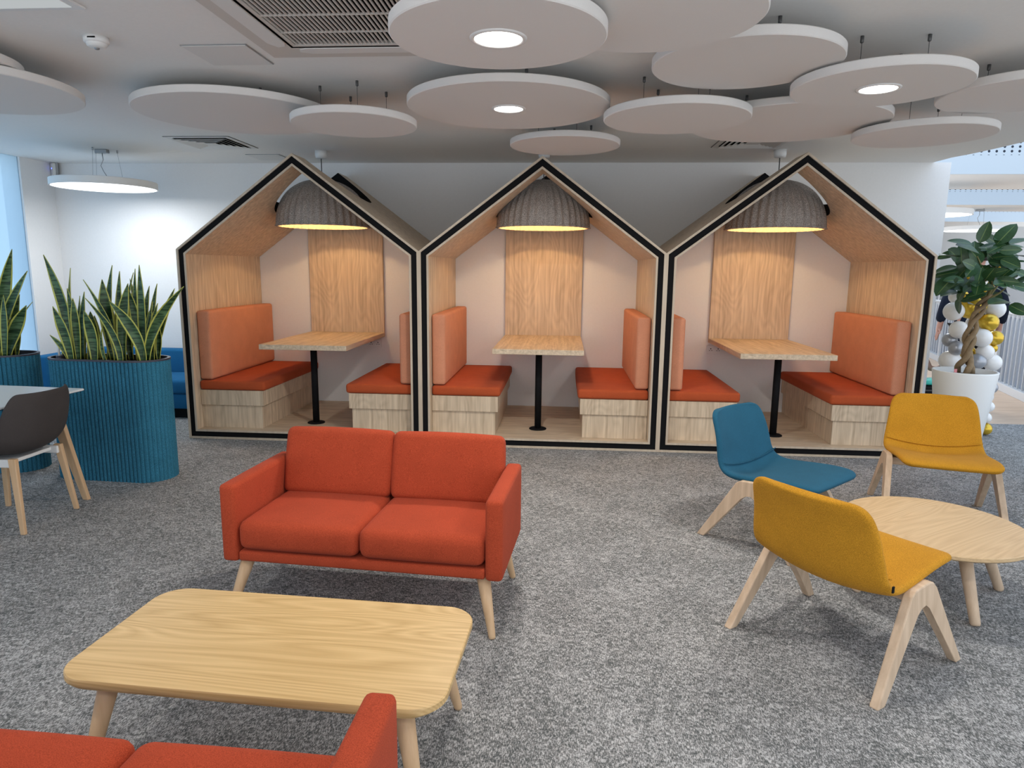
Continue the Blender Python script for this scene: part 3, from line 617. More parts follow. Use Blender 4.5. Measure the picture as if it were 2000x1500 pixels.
def snake_leaf(base, tip, w, parent, k):
    """one sword leaf: variegated blade with pale margins"""
    rnd = random.Random(k*13+5)
    B = Vector(base); B.z = 0.812; Tp = Vector(tip); D = Tp-B; L = D.length
    side = Vector((1,0,0)); twist = rnd.uniform(-0.9, 0.9)
    lean = Vector((D.x, D.y, 0))
    bow = Vector((-D.x*0.25+rnd.uniform(-0.035,0.035), rnd.uniform(-0.03,0.02), 0))
    N = 12; bm = bmesh.new(); rows = []
    for i in range(N+1):
        t = i/N
        p = B+D*t+bow*(4*t*(1-t))*0.5
        # stiff lower part, tip carries the lean
        p.x += -lean.x*(t-t**1.5)*0.6; p.y += -lean.y*(t-t**1.5)*0.6
        wd = w*(0.55+0.45*min(1, t/0.45))*(1 if t < 0.60 else max(0.02, (1-((t-0.60)/0.40)**1.7)))
        a = twist*t; s = Vector((math.cos(a), math.sin(a), 0)); nrm = Vector((-s.y, s.x, 0))
        ax = (D/L); s = (s-ax*s.dot(ax)).normalized()
        cup = 0.22+0.5*(1-t)
        rows.append([bm.verts.new(p+s*(q*wd/2)-nrm*(cup*wd*0.5*(1-abs(q)**1.5))*-1) for q in (-1,-0.78,-0.4,0,0.4,0.78,1)])
    for a, b in zip(rows, rows[1:]):
        for j in range(6):
            f = bm.faces.new((a[j], a[j+1], b[j+1], b[j])); f.material_index = 1 if j in (0, 5) else 0
    o = from_bm('leaf', bm, ['snake_leaf', 'snake_margin'], parent, True, False)
    m = o.modifiers.new('solid', 'SOLIDIFY'); m.thickness = 0.004
    return o
def snake_plant(leaves, label, k0):
    cx = sum(l[0] for l in leaves)/len(leaves); cy = sum(l[1] for l in leaves)/len(leaves)
    r = empty('snake_plant', label, 'plant', (cx,cy,0.815), 0, 'variegated snake plants in the blue planters')
    for k, l in enumerate(leaves):
        o = snake_leaf(l[0:3], l[3:6], l[6]*1.2, None, k0+k); o.parent = r; o.matrix_parent_inverse = Matrix.Translation((-cx,-cy,-0.815))
L1 = sorted(LEAVES1, key=lambda q: q[0])
snake_plant([q for q in L1 if q[0] < -3.08], 'snake plant clump with a tall leaf leaning out, at the window end of the planter', 0)
snake_plant([q for q in L1 if -3.08 <= q[0] < -2.83], 'snake plant clump in the middle of the blue planter beside the booth', 40)
snake_plant([q for q in L1 if q[0] >= -2.83], 'snake plant clump at the booth end, one long leaf leaning over the booth edge', 80)
snake_plant(LEAVES2, 'snake plant in the planter cut off by the picture edge', 120)
r = empty('water_gauge', 'small clear water gauge with dark cap standing in the blue planter soil', 'gauge', (-3.285,-1.07,0.806))
lathe('gauge_cap', [(0,0),(0.022,0),(0.022,0.045),(0,0.045)], 'rim_dark', r, 16)
tube('gauge_tube', [(0,0,0.045),(-0.008,0,0.135)], 0.0075, 'clear_tube', r, 10)

# ---------------------------------------------------------------- potted fig
r = empty('plant_pot', 'large tapering white plant pot at the end of the wall', 'plant pot', (3.665,0.60,0), 0)
lathe('pot_body', [(0,0.0),(0.165,0.0),(0.172,0.008),(0.246,0.64),(0.246,0.648),(0.226,0.650),(0.222,0.60),(0.0,0.59)], 'pot_white', r, 64)
lathe('soil', [(0.221,0.602),(0.12,0.612),(0,0.618)], 'soil', r, 40)
t = empty('fig_tree', 'small rubber fig with braided trunk and broad dark leaves in white pot', 'tree', (3.675,0.60,0.615))
TR = [(3.672,0.655),(3.674,0.754),(3.660,0.842),(3.668,0.948),(3.676,1.054),(3.703,1.142),(3.743,1.22),(3.79,1.30)]
ORG = Matrix.Translation((-3.675,-0.60,-0.615))
def tpart(o): o.parent = t; o.matrix_parent_inverse = ORG; return o
def trk(s):
    s = s*(len(TR)-1); i = min(int(s), len(TR)-2); f = s-i
    return TR[i][0]*(1-f)+TR[i+1][0]*f, TR[i][1]*(1-f)+TR[i+1][1]*f
for k in range(3):
    pts = []; rad = []
    for i in range(41):
        s = i/40; x, z = trk(s); a = 2*PI*k/3+s*2*PI*1.7; ar = 0.033*(1-0.35*s)+(0.018*(1-s*8) if s < 0.125 else 0)
        ar *= 1+0.40*math.sin(s*2*PI*2.6+k)
        pts.append((x+ar*math.cos(a), 0.60+ar*math.sin(a), z-0.045 if i == 0 else z)); rad.append(0.0255*(1-0.42*s))
    tpart(tube('trunk', pts, rad, 'trunk_bark', None, 12))
x0, z0 = TR[-1]
ends = [(3.62,0.55,1.62),(3.80,0.60,1.68),(3.92,0.66,1.52),(3.55,0.62,1.45),(3.72,0.50,1.45),(3.86,0.52,1.36),(3.60,0.66,1.30)]
for ex, ey, ez in ends:
    tpart(tube('branch', [(x0-0.03,0.60,z0-0.05),((x0+ex)/2+0.02,(0.6+ey)/2,(z0+ez)/2-0.01),(ex,ey,ez)], [0.012,0.008,0.004], 'twig', None, 8))
def fig_leaf_mesh(name, wl, droop):
    N = 8; bm = bmesh.new(); rows = []
    for i in range(N+1):
        s = i/N; wd = wl*math.sin(PI*min(1, s**0.8*0.98+0.02))**0.62
        if i == N: wd = 0.01
        z = -droop*s*s
        rows.append([bm.verts.new((s, q*wd/2, z+0.10*wd*(abs(q)))) for q in (-1,-0.55,-0.06,0.06,0.55,1)])
    for a, b in zip(rows, rows[1:]):
        for j in range(5):
            f = bm.faces.new((a[j], b[j], b[j+1], a[j+1])); f.material_index = 1 if j == 2 else 0
    me = bpy.data.meshes.new(name); bm.to_mesh(me); bm.free()
    me.materials.append(MATS['ficus_leaf']); me.materials.append(MATS['ficus_vein'])
    for p in me.polygons: p.use_smooth = True
    return me
LM = [fig_leaf_mesh('fig_leaf', w, d) for w, d in ((0.56,0.06),(0.62,0.12),(0.50,0.16))]
for k in range(26):     # inner leaves that close the crown
    g = random.Random(900+k); a = g.uniform(0, 2*PI); rr = g.uniform(0.04, 0.22)
    b = (3.69+rr*math.cos(a)*0.9, 0.60+rr*math.sin(a)*0.8, 1.50+g.uniform(-0.18, 0.2))
    e = (b[0]+g.uniform(0.06,0.13)*math.cos(a), b[1]+g.uniform(0.05,0.1)*math.sin(a), b[2]+g.uniform(-0.10,0.06))
    FICUS.append((*b, *e, g.uniform(0.05, 0.10)))
for k, q in enumerate(FICUS):
    rnd = random.Random(k); B = Vector(q[0:3]); E = Vector(q[3:6]); d = E-B; L = max(0.16, d.length*1.25)
    o = bpy.data.objects.new('leaf', LM[k % 3]); COL.objects.link(o)
    ax = d.normalized(); want = q[6]
    # broad face tipped toward the viewer according to how wide the leaf shows
    face = min(1.0, want/(L*0.56)); v = (Vector((-0.5,-0.85,0.0))*face+Vector((0,0,1))*(1.05-face)+Vector((rnd.uniform(-.2,.2),0,rnd.uniform(-.1,.3))))
    zc = (v-ax*v.dot(ax)).normalized(); yc = zc.cross(ax)
    M = Matrix(((ax.x,yc.x,zc.x,B.x),(ax.y,yc.y,zc.y,B.y),(ax.z,yc.z,zc.z,B.z),(0,0,0,1)))
    o.matrix_world = M @ Matrix.Diagonal((L, L*1.0, L, 1)); mw = o.matrix_world.copy()
    o.parent = t; o.matrix_parent_inverse = ORG; o.matrix_basis = mw
for k, (px, pz) in enumerate(((3.60,1.535),(3.62,1.51),(3.655,1.50),(3.575,1.44),(3.72,1.40),(3.70,1.33),(3.78,1.37),(3.83,1.49),(3.79,1.52),(3.56,1.29))):
    o = lathe('bud', [(0,-0.016),(0.010,-0.008),(0.013,0.0),(0.008,0.012),(0,0.02)], 'bud_yellow', None, 8, (px,0.56-0.02*(k%3),pz)); tpart(o)
tg = empty('plant_tag', 'small pink and clear plant label stuck in the white pot soil', 'tag', (3.53,0.50,0.608))
box('tag_stem', (-0.003,-0.001,0), (0.003,0.001,0.05), 'clear_tube', tg); box('tag_card', (-0.012,-0.002,0.03), (0.012,0.0,0.065), 'tag_pink', tg)

# ---------------------------------------------------------------- balloons
CN = {'w':('white','balloon_white'),'g':('gold','balloon_gold'),'s':('silver grey','balloon_silver')}
def balloon_mesh(mat):
    bm = bmesh.new()
    pr = [(0,1.0)]+[(math.sin(a)*(1-0.10*max(0,-math.cos(a))**2), math.cos(a)*(1 if a < PI/2 else 1.14)) for a in [PI*k/16 for k in range(1,16)]]+[(0.05,-1.14)]
    bm_lathe(bm, pr, 28); bmesh.ops.recalc_face_normals(bm, faces=bm.faces[:])
    me = bpy.data.meshes.new('balloon_skin'); bm.to_mesh(me); bm.free(); me.materials.append(MATS[mat])
    for p in me.polygons: p.use_smooth = True
    bm = bmesh.new(); bm_lathe(bm, [(0.05,-1.13),(0.035,-1.17),(0.09,-1.24),(0,-1.22)], 10)
    kn = bpy.data.meshes.new('knot'); bm.to_mesh(kn); bm.free(); kn.materials.append(MATS[mat])
    return me, kn
BMS = {c: balloon_mesh(CN[c][1]) for c in CN}
BL = ['white balloon at the upper left of the balloon column behind the fig','big gold balloon at the top of the balloon column, behind the fig trunk','white balloon at the upper right of the balloon column under fig leaves','gold balloon right of the fig trunk below the upper right white balloon','white balloon left of the trunk above the two grey balloons','gold balloon at the right edge, halfway up the balloon column','large white balloon right of the trunk beside the edge gold balloon','grey balloon at the left edge of the column under a white one','darker grey balloon left of the trunk above the pot rim','white balloon just below the large white one right of the trunk','small gold balloon peeking out under the edge gold balloon','large white balloon behind the left rim of the pot','grey balloon right of the trunk just above the pot soil','white balloon at the right edge just above the pot rim','upper grey balloon peeking out beside the pot rim','lower grey balloon peeking out beside the pot','upper white balloon peeking out low beside the pot','middle white balloon peeking out low beside the pot','lowest white balloon above the gold one on the carpet','gold balloon resting on the carpet beside the pot','small white balloon at the very top of the column by the dark jacket','small gold balloon at the very top of the column under leaves','white balloon deep in the column behind the upper trunk','white balloon deep in the column behind the middle of the trunk','gold balloon deep in the column behind the lower trunk']
for k, (x, y, z, rr, c) in enumerate(BALLOONS):
    rr *= 0.95; z = max(z, rr+0.002)
    o = bpy.data.objects.new('balloon', BMS[c][0]); COL.objects.link(o); o.location = (x,y,z)
    cx, cy = 3.93+0.15*(1-min(1, z/0.7)), 0.96
    d = Vector((cx-x, cy-y, 0.02 if z > 0.2 else 0.8)); d.normalize()
    o.rotation_mode = 'QUATERNION'; o.rotation_quaternion = Vector((0,0,-1)).rotation_difference(d)
    o.scale = (rr,rr,rr*0.98)
    kn = bpy.data.objects.new('knot', BMS[c][1]); COL.objects.link(kn); kn.parent = o
    tag(o, BL[k], 'balloon', 'balloons of the white, gold and grey column')
# ================================================================== CEILING
ZC = H
def downlight(parent, z, watts):
    lathe('downlight_trim', [(0.078,-0.001),(0.082,-0.006),(0.094,-0.004),(0.096,0.0)], 'white_metal', parent, 40, (0,0,z))
    lathe('downlight_lens', [(0,-0.003),(0.079,-0.003),(0.079,0.0)], 'lamp_white', parent, 40, (0,0,z))
    ld = bpy.data.lights.new('downlight_beam', 'AREA'); ld.shape = 'DISK'; ld.size = 0.15; ld.energy = watts; ld.color = (1.0, 0.96, 0.90); ld.spread = math.radians(170)
    lo = bpy.data.objects.new('downlight_beam', ld); COL.objects.link(lo); lo.parent = parent; lo.location = (0,0,z-0.012)
def disc(x, y, z, R, label, light=False, rot=0.4, cables=True):
    r = empty('acoustic_disc', label, 'ceiling panel', (x,y,z), 0, 'round white acoustic discs hanging from the ceiling')
    prof = [(0,0),(R-0.004,0),(R,0.004),(R,0.036),(R-0.004,0.04),(0,0.04)]
    shade_auto(lathe('disc_panel', prof, 'disc_white', r, 96))
    if cables:
        for k in range(4):
            a = rot+PI/2*k; cx, cy = 0.52*R*math.cos(a), 0.52*R*math.sin(a)
            tube('suspension_wire', [(cx,cy,0.04),(cx,cy,ZC-z-0.02)], 0.0014, 'dark_metal', r, 6)
            lathe('wire_fixing', [(0,-0.001),(0.008,-0.001),(0.008,-0.026),(0.004,-0.030),(0,-0.030)], 'dark_metal', r, 10, (cx,cy,ZC-z))
    if light: downlight(r, 0.0, light)
    return r
disc(-0.047,-3.07,2.232,0.360,'nearest acoustic disc with a downlight, overlapping the air conditioning grille',DOWNLIGHT_W*0.75)
disc(0.457,-3.056,2.290,0.362,'acoustic disc at the top edge, partly hidden behind the nearest lit disc')
disc(-0.141,-1.515,2.355,0.560,'large acoustic disc with a downlight in the centre of the ceiling',DOWNLIGHT_W*1.6)
disc(0.171,-0.424,2.338,0.390,'small acoustic disc just above the peak of the middle booth')
disc(-1.053,-1.400,2.290,0.361,'small acoustic disc overlapping the big unlit disc above the planter side booth')
disc(-1.827,-1.255,2.380,0.580,'largest unlit acoustic disc, between smoke detector and ceiling diffuser',rot=0.9)
disc(-2.91,-2.06,2.340,0.560,'acoustic disc at the left edge hanging above the white table',rot=0.2)
disc(-2.79,-2.36,2.385,0.390,'acoustic disc almost out of frame behind the left edge disc')
disc(0.954,-2.26,2.360,0.400,'acoustic disc touching the top edge one, no lamp in it')
disc(1.607,-2.06,2.310,0.379,'acoustic disc with a downlight, in the cluster above the lounge chairs',DOWNLIGHT_W,rot=0.75)
disc(2.457,-1.725,2.350,0.390,'acoustic disc cut off by the picture edge above the fig tree',rot=0.1)
disc(2.337,-0.987,2.292,0.390,'lowest hanging acoustic disc on long wires near the wall end',rot=0.75)
disc(0.781,-1.508,2.290,0.395,'acoustic disc right of the large lit centre disc')
disc(1.508,-1.060,2.349,0.570,'large acoustic disc with a dark shadow, above the peak of the fig side booth')
for k, (x, y, z) in enumerate(((1.9,-4.3,2.30),(-1.7,-4.4,2.30),(0.2,-5.9,2.30))):  # unseen lit discs, added to light the near part of the room
    disc(x,y,z,0.39,('extra acoustic disc with an added downlight above the lounge chairs, out of frame','extra acoustic disc with an added downlight above the near sofa, out of frame','extra acoustic disc with an added downlight behind the camera')[k],DOWNLIGHT_W*0.7)

# air conditioning cassette
r = empty('ac_cassette', 'white air conditioning cassette with slatted intake grille set in the ceiling', 'air conditioner', (-0.76,-2.545,ZC))
fw, fi = 0.475, 0.30
bm = bmesh.new()
for lo, hi in (((-fw,-fw,-0.022),(-fi,fw,-0.001)),((fi,-fw,-0.022),(fw,fw,-0.001)),((-fi,-fw,-0.022),(fi,-fi,-0.001)),((-fi,fi,-0.022),(fi,fw,-0.001))): bm_box(bm, lo, hi)
from_bm('frame', bm, 'grille_white', r)
box('void', (-fi,-fi,-0.004), (fi,fi,-0.001), 'black_void', r)
sl = None
for k in range(30):
    x = -fi+0.010+(2*fi-0.02)*k/29
    if sl is None: sl = box('slat', (-0.0036,-fi,-0.020), (0.0036,fi,-0.013), 'grille_white', r); sl.location.x = x
    else:
        o = sl.copy(); COL.objects.link(o); o.location.x = x
for yy in (-0.26,-0.06,0.14): box('cross_rib', (-fi,yy-0.003,-0.0215), (fi,yy+0.003,-0.0135), 'grille_white', r)
for a in range(4):
    bm = bmesh.new(); bm_prism(bm, [(-0.26,0.335,-0.026),(-0.30,0.350,-0.026),(-0.31,0.385,-0.026),(-0.26,0.415,-0.024),(0.26,0.415,-0.024),(0.31,0.385,-0.026),(0.30,0.350,-0.026),(0.26,0.335,-0.026)], [(-0.26,0.335,-0.0225),(-0.30,0.350,-0.0225),(-0.31,0.385,-0.0225),(-0.26,0.415,-0.0225),(0.26,0.415,-0.0225),(0.31,0.385,-0.0225),(0.30,0.350,-0.0225),(0.26,0.335,-0.0225)])
    o = from_bm('louvre_flap', bm, 'panel_white', r); o.rotation_euler.z = PI/2*a
    o = box('slot', (-0.33,0.318,-0.0232), (0.33,0.330,-0.0222), 'black_void', r); o.rotation_euler.z = PI/2*a
def hatch(x0, y0, x1, y1, label):
    r = empty('access_hatch', label, 'hatch', ((x0+x1)/2,(y0+y1)/2,ZC)); a, b = (x1-x0)/2, (y1-y0)/2
    box('hatch_frame', (-a,-b,-0.004), (a,b,-0.0005), 'grey_metal', r); box('hatch_door', (-a+0.005,-b+0.005,-0.007), (a-0.005,b-0.005,-0.0042), 'panel_white', r)
hatch(-1.63,-2.21,-1.31,-1.90,'plain square access hatch in the ceiling next to the air conditioner')
hatch(-2.78,0.845,-2.46,1.17,'faint access hatch in the ceiling above the planter side booth')
def diffuser(x, y, label):
    r = empty('air_diffuser', label, 'air vent', (x,y,ZC), 0, 'square four way ceiling diffusers')
    h = 0.27
    box('back_void', (-h+0.02,-h+0.02,-0.003), (h-0.02,h-0.02,-0.0005), 'black_void', r)
    def ring(a0, a1, z0, z1, name, mat):
        bm = bmesh.new()
        A = [(-a0,-a0),(a0,-a0),(a0,a0),(-a0,a0)]; B = [(-a1,-a1),(a1,-a1),(a1,a1),(-a1,a1)]
        for i in range(4):
            j = (i+1) % 4
            bm_prism(bm, [(*A[i],z0),(*A[j],z0),(*B[j],z1),(*B[i],z1)], [(*A[i],z0+0.002),(*A[j],z0+0.002),(*B[j],z1+0.002),(*B[i],z1+0.002)])
        bmesh.ops.remove_doubles(bm, verts=bm.verts[:], dist=1e-6)
        return from_bm(name, bm, mat, r)
    ring(h, h-0.045, -0.006, -0.006, 'frame', 'panel_white')
    ring(h, h+0.004, -0.003, -0.003, 'shadow_gap', 'dark_metal')
    for k in range(4): ring(h-0.045-0.042*k, h-0.045-0.042*k-0.034, -0.018, -0.006, 'vane', 'panel_white')
    box('centre_plate', (-0.055,-0.055,-0.018), (0.055,0.055,-0.016), 'panel_white', r)
diffuser(-2.78,0.255,'square ceiling diffuser above the window side of the planter booth')
diffuser(1.66,0.28,'square ceiling diffuser half hidden by discs above the fig side booth')
r = empty('smoke_detector', 'small white smoke detector on the ceiling near the left edge disc', 'smoke detector', (-1.955,-2.33,ZC))
lathe('detector_base', [(0,0),(0.052,0),(0.053,-0.020),(0.05,-0.028),(0,-0.030)], 'white_metal', r, 36)
lathe('detector_head', [(0.043,-0.028),(0.040,-0.040),(0.028,-0.046),(0,-0.047)], 'white_metal', r, 30)
lathe('detector_eye', [(0.012,-0.046),(0.010,-0.053),(0,-0.055)], 'grey_metal', r, 16)
box('detector_slot', (-0.006,-0.0535,-0.018), (0.030,-0.0505,-0.012), 'black', r)
r = empty('ceiling_panel', 'square white recessed ceiling panel at the top left corner', 'ceiling light', (-2.05,-2.975,ZC))
box('panel_frame', (-0.30,-0.30,-0.010), (0.30,0.30,-0.0005), 'white_metal', r, bevel=0.002); box('panel_face', (-0.265,-0.265,-0.0125), (0.265,0.265,-0.0102), 'panel_glow', r)  # no lamp here: the face glows to imitate reflected light
r = empty('motion_sensor', 'small white sensor with a blue light high in the wall corner', 'sensor', (-5.045,1.345,2.425), math.radians(-38))
bm = bmesh.new(); q = [(-0.036,0.065),(0.036,0.065),(0.036,-0.03),(0.022,-0.062),(-0.022,-0.062),(-0.036,-0.03)]
bm_prism(bm, [(x,-0.022,z) for x,z in q], [(x,0.022,z) for x,z in q]); bmesh.ops.bevel(bm, geom=bm.edges[:], offset=0.004, segments=2, affect='EDGES')
from_bm('sensor_body', bm, 'white_metal', r); box('sensor_led', (-0.012,-0.0235,0.006), (0.012,-0.0222,0.018), 'led_blue', r)
bm = bmesh.new(); bm_prism(bm, [(x*1.12,0.004,z*1.06+0.003) for x,z in q], [(x*1.12,0.026,z*1.06+0.003) for x,z in q]); from_bm('sensor_back', bm, 'grey_metal', r)

def ring_pendant(x, y, drop, R, label, watts, zc=H):
    r = empty('disc_pendant', label, 'pendant lamp', (x,y,zc), 0, 'flat white disc pendant lamps')
    z = -drop
    shade_auto(lathe('lamp_body', [(0,z+0.062),(R-0.004,z+0.062),(R,z+0.058),(R,z),(R-0.012,z),(R-0.012,z+0.006),(0,z+0.006)], 'white_metal', r, 72))
    lathe('lamp_diffuser', [(0,z+0.001),(R-0.013,z+0.001),(R-0.013,z+0.005),(0,z+0.005)], 'lamp_panel', r, 72)
    box('canopy', (-0.055,-0.025,-0.032), (0.055,0.025,-0.0005), 'grey_metal', r, bevel=0.004)
    for k in range(3):
        a = 0.5+2*PI*k/3; px, py = 0.12*math.cos(a), 0.12*math.sin(a)
        tube('suspension_wire', [(px,py,-0.02),(px*1.25,py*1.25,z+0.062)], 0.0012, 'grey_metal', r, 6)
        lathe('wire_fixing', [(0,0),(0.007,0),(0.007,-0.024),(0,-0.024)], 'grey_metal', r, 10, (px,py,0))
    tube('flex', [(0.0,0,-0.03),(0.005,0,-0.09),(-0.022,0,-0.14),(0.0,0,-0.19),(0.028,0,z+0.10),(0.015,0,z+0.068),(-0.04,0,z+0.066),(-0.085,0,z+0.064)], 0.0035, 'grey_metal', r, 8)
    ld = bpy.data.lights.new('pendant_light', 'AREA'); ld.shape = 'DISK'; ld.size = 2*R-0.05; ld.energy = watts; ld.color = (0.95, 0.98, 1.0)
    lo = bpy.data.objects.new('pendant_light', ld); COL.objects.link(lo); lo.parent = r; lo.location = (0,0,z-0.004)
ring_pendant(-3.985, 0.58, 0.335, 0.43, 'flat white disc pendant glowing above the long blue sofa', PENDANT_W)
ring_pendant(4.52, 3.28, 0.34, 0.485, 'flat disc pendant half hidden by the wall end, nearer of two in the atrium', 22)
ring_pendant(6.85, 6.30, 0.34, 0.50, 'flat disc pendant behind the fig leaves, farther of two in the atrium', 22)

# ================================================================== ATRIUM
a0 = Vector((5.31,1.56,0)); a1 = Vector((6.95,7.94,0)); d = a1-a0; Lr = d.length; d.normalize()
r = empty('balustrade', 'grey metal balustrade with thin vertical bars along the atrium edge', 'railing', a0, math.atan2(d.y, d.x))
box('handrail', (0,-0.025,0.975), (Lr,0.025,1.01), 'rail_metal', r, bevel=0.008)
box('base_channel', (0,-0.04,0.0), (Lr,0.04,0.10), 'rail_metal', r, bevel=0.004)
box('infill_panel', (0,-0.055,0.02), (Lr,-0.045,0.93), 'rail_panel', r)
bar = None
for k in range(int(Lr/0.145)):
    if bar is None: bar = box('bar', (-0.006,-0.010,0.10), (0.006,0.010,0.976), 'rail_metal', r); bar.location.x = 0.07
    else:
        o = bar.copy(); COL.objects.link(o); o.location.x = 0.07+0.145*k
post = None
for k in range(5):
    if post is None: post = box('post', (-0.03,0.012,0.0), (0.03,0.045,0.976), 'rail_metal', r); post.location.x = 0.9
    else:
        o = post.copy(); COL.objects.link(o); o.location.x = 0.9+1.35*k
r = empty('far_balustrade', 'white railing on the far side of the atrium seen through the fig leaves', 'railing', (5.0,10.15,0))
box('handrail', (0,-0.03,1.02), (10,0.03,1.07), 'window_frame_white', r); box('base_rail', (0,-0.03,0.72), (10,0.03,0.77), 'window_frame_white', r)
box('infill_panel', (0,0.06,0.0), (10,0.08,0.70), 'rail_panel', r)
bar = None
for k in range(60):
    if bar is None: bar = box('bar', (-0.01,-0.01,0.77), (0.01,0.01,1.02), 'window_frame_white', r); bar.location.x = 0.1
    else:
        o = bar.copy(); COL.objects.link(o); o.location.x = 0.1+0.165*k
for k, x in enumerate((6.4,9.6,11.6)):
    w = struct(box(f'window_{k+3}', (x,10.57,0.72), (x+1.6,10.60,1.05), 'navy_cloth'))
    box('window_frame', (x-0.04,10.56,1.05), (x+1.64,10.60,1.09), 'window_frame_white', w)
r = empty('supply_crate', 'black slatted crate on the floor behind the wall end', 'crate', (4.33,2.33,0))
for k in range(5): box('slat', (-0.22,-0.16,0.01+0.05*k), (0.22,0.16,0.042+0.05*k), 'black', r, bevel=0.004)
box('crate_core', (-0.20,-0.14,0.0), (0.20,0.14,0.24), 'dark_metal', r)
tb = empty('folded_bag', 'teal green folded plastic bag lying on the black crate', 'bag', (4.34,2.32,0.253))
cushion('bag_body', (-0.15,-0.10,0.0), (0.16,0.10,0.055), 'teal_plastic', tb, 0.015, 0.015)
box('bag_flap', (-0.14,-0.104,0.030), (0.15,-0.097,0.050), 'teal_plastic', tb, bevel=0.002)

# ---------------------------------------------------------------- people
def skin_mesh(name, joints, edges, mat, parent, root=0, sub=1):
    me = bpy.data.meshes.new(name); me.from_pydata([j[:3] for j in joints], edges, []); me.update()
    o = bpy.data.objects.new(name, me); COL.objects.link(o); o.parent = parent; me.materials.append(MATS[mat])
    o.modifiers.new('skin', 'SKIN'); s = o.modifiers.new('sub', 'SUBSURF'); s.levels = sub; s.render_levels = sub
    sv = me.skin_vertices[0].data
    for i, j in enumerate(joints):
        rad = j[3]; sv[i].radius = rad if isinstance(rad, tuple) else (rad, rad); sv[i].use_root = (i == root)
    o.modifiers['skin'].use_smooth_shade = True
    return o
def hand(J, E, wrist_i, w, dirv, side):
    """palm and five fingers hung from a wrist joint"""
    w = Vector(w); dirv = Vector(dirv).normalized(); side = Vector(side).normalized()
    J.append((*(w+dirv*0.05), (0.032,0.016))); p = len(J)-1; E.append((wrist_i, p))
    for k, (off, ln) in enumerate(((-0.030,0.075),(-0.010,0.085),(0.010,0.080),(0.030,0.062))):
        b = w+dirv*0.085+side*off; J.append((*b, 0.010)); E.append((p, len(J)-1))
        J.append((*(b+dirv*ln*0.5+Vector((0,-0.004,0))), 0.009)); E.append((len(J)-2, len(J)-1))
        J.append((*(b+dirv*ln+Vector((0,-0.014,0))), 0.008)); E.append((len(J)-2, len(J)-1))
    b = w+dirv*0.035+side*-0.045; J.append((*b, 0.011)); E.append((p, len(J)-1))
    J.append((*(b+dirv*0.045+side*-0.015), 0.009)); E.append((len(J)-2, len(J)-1))
def person_standing(loc, rz, label):
    r = empty('person', label, 'person', loc, rz)
    J = [(0,0,0.93,(0.155,0.11)),(0,0,1.10,(0.14,0.10)),(0,0,1.32,(0.17,0.105)),(0,0,1.43,(0.09,0.07)),(0,-0.01,1.50,0.055),(0,-0.02,1.58,(0.075,0.09)),(0,-0.01,1.68,(0.075,0.095)),(0,0,1.74,(0.045,0.06))]
    E = [(i,i+1) for i in range(7)]
    for s in (-1, 1):
        b = len(J)
        J += [(s*0.10,0,0.86,0.088),(s*0.115,-0.01,0.48,0.06),(s*0.12,0.02,0.10,0.042),(s*0.125,-0.10,0.035,(0.042,0.03)),(s*0.13,-0.17,0.025,(0.035,0.022))]
        E += [(0,b),(b,b+1),(b+1,b+2),(b+2,b+3),(b+3,b+4)]
        b = len(J)
        J += [(s*0.19,0,1.38,0.06),(s*0.27,0.02,1.12,0.045),(s*0.285,-0.06,0.90,0.032)]
        E += [(2,b),(b,b+1),(b+1,b+2)]
        hand(J, E, b+2, J[b+2][:3], (0.05*s,-0.25,-1), (0,-1,0.2))
    skin_mesh('body', J, E, 'skin', r, 0)
    JJ = [(0,0,0.90,(0.185,0.14)),(0,0,1.10,(0.165,0.125)),(0,0,1.32,(0.19,0.125)),(0,0,1.42,(0.10,0.085)),(0,0,0.80,(0.20,0.15))]
    EE = [(0,1),(1,2),(2,3),(0,4)]
    for s in (-1, 1):
        b = len(JJ); JJ += [(s*0.20,0,1.375,0.078),(s*0.28,0.02,1.12,0.064),(s*0.292,-0.05,0.935,0.052)]; EE += [(2,b),(b,b+1),(b+1,b+2)]
    skin_mesh('jacket', JJ, EE, 'navy_cloth', r, 0)
    JJ = [(0,0,0.90,(0.165,0.12))]; EE = []
    for s in (-1, 1):
        b = len(JJ); JJ += [(s*0.10,0,0.84,0.10),(s*0.117,-0.01,0.48,0.077),(s*0.12,0.02,0.10,0.064)]; EE += [(0,b),(b,b+1),(b+1,b+2)]
        box('shoe', (s*0.125-0.05,-0.20,0.0), (s*0.125+0.05,0.075,0.085), 'black_cloth', r, bevel=0.03, seg=3, smooth=True)
    skin_mesh('trousers', JJ, EE, 'black_cloth', r, 0)
    lathe('hair', [(0,0.115),(0.06,0.105),(0.093,0.06),(0.100,0.0),(0.095,-0.05),(0.085,-0.055),(0.088,0.0),(0,0.10)], 'hair_dark', r, 24, (0,0.012,1.665))
    for s in (-1, 1):
        lathe('eye', [(0,0.011),(0.010,0.005),(0.011,0),(0.008,-0.007),(0,-0.011)], 'white_metal', r, 12, (s*0.032,-0.103,1.645))
        lathe('ear', [(0,0.03),(0.012,0.018),(0.014,0),(0.009,-0.02),(0,-0.026)], 'skin', r, 10, (s*0.084,0,1.635))
    prism('nose', [(-0.008,-0.105,1.645),(0.008,-0.105,1.645),(0.016,-0.105,1.60),(-0.016,-0.105,1.60)], [(-0.004,-0.112,1.643),(0.004,-0.112,1.643),(0.009,-0.136,1.606),(-0.009,-0.136,1.606)], 'skin', r)
    box('mouth', (-0.024,-0.112,1.566), (0.024,-0.098,1.576), 'tag_pink', r, bevel=0.004)
    return r
person_standing((4.615,2.25,0), PI-0.2, 'person in a dark jacket standing behind the balloons, mostly hidden by the fig')
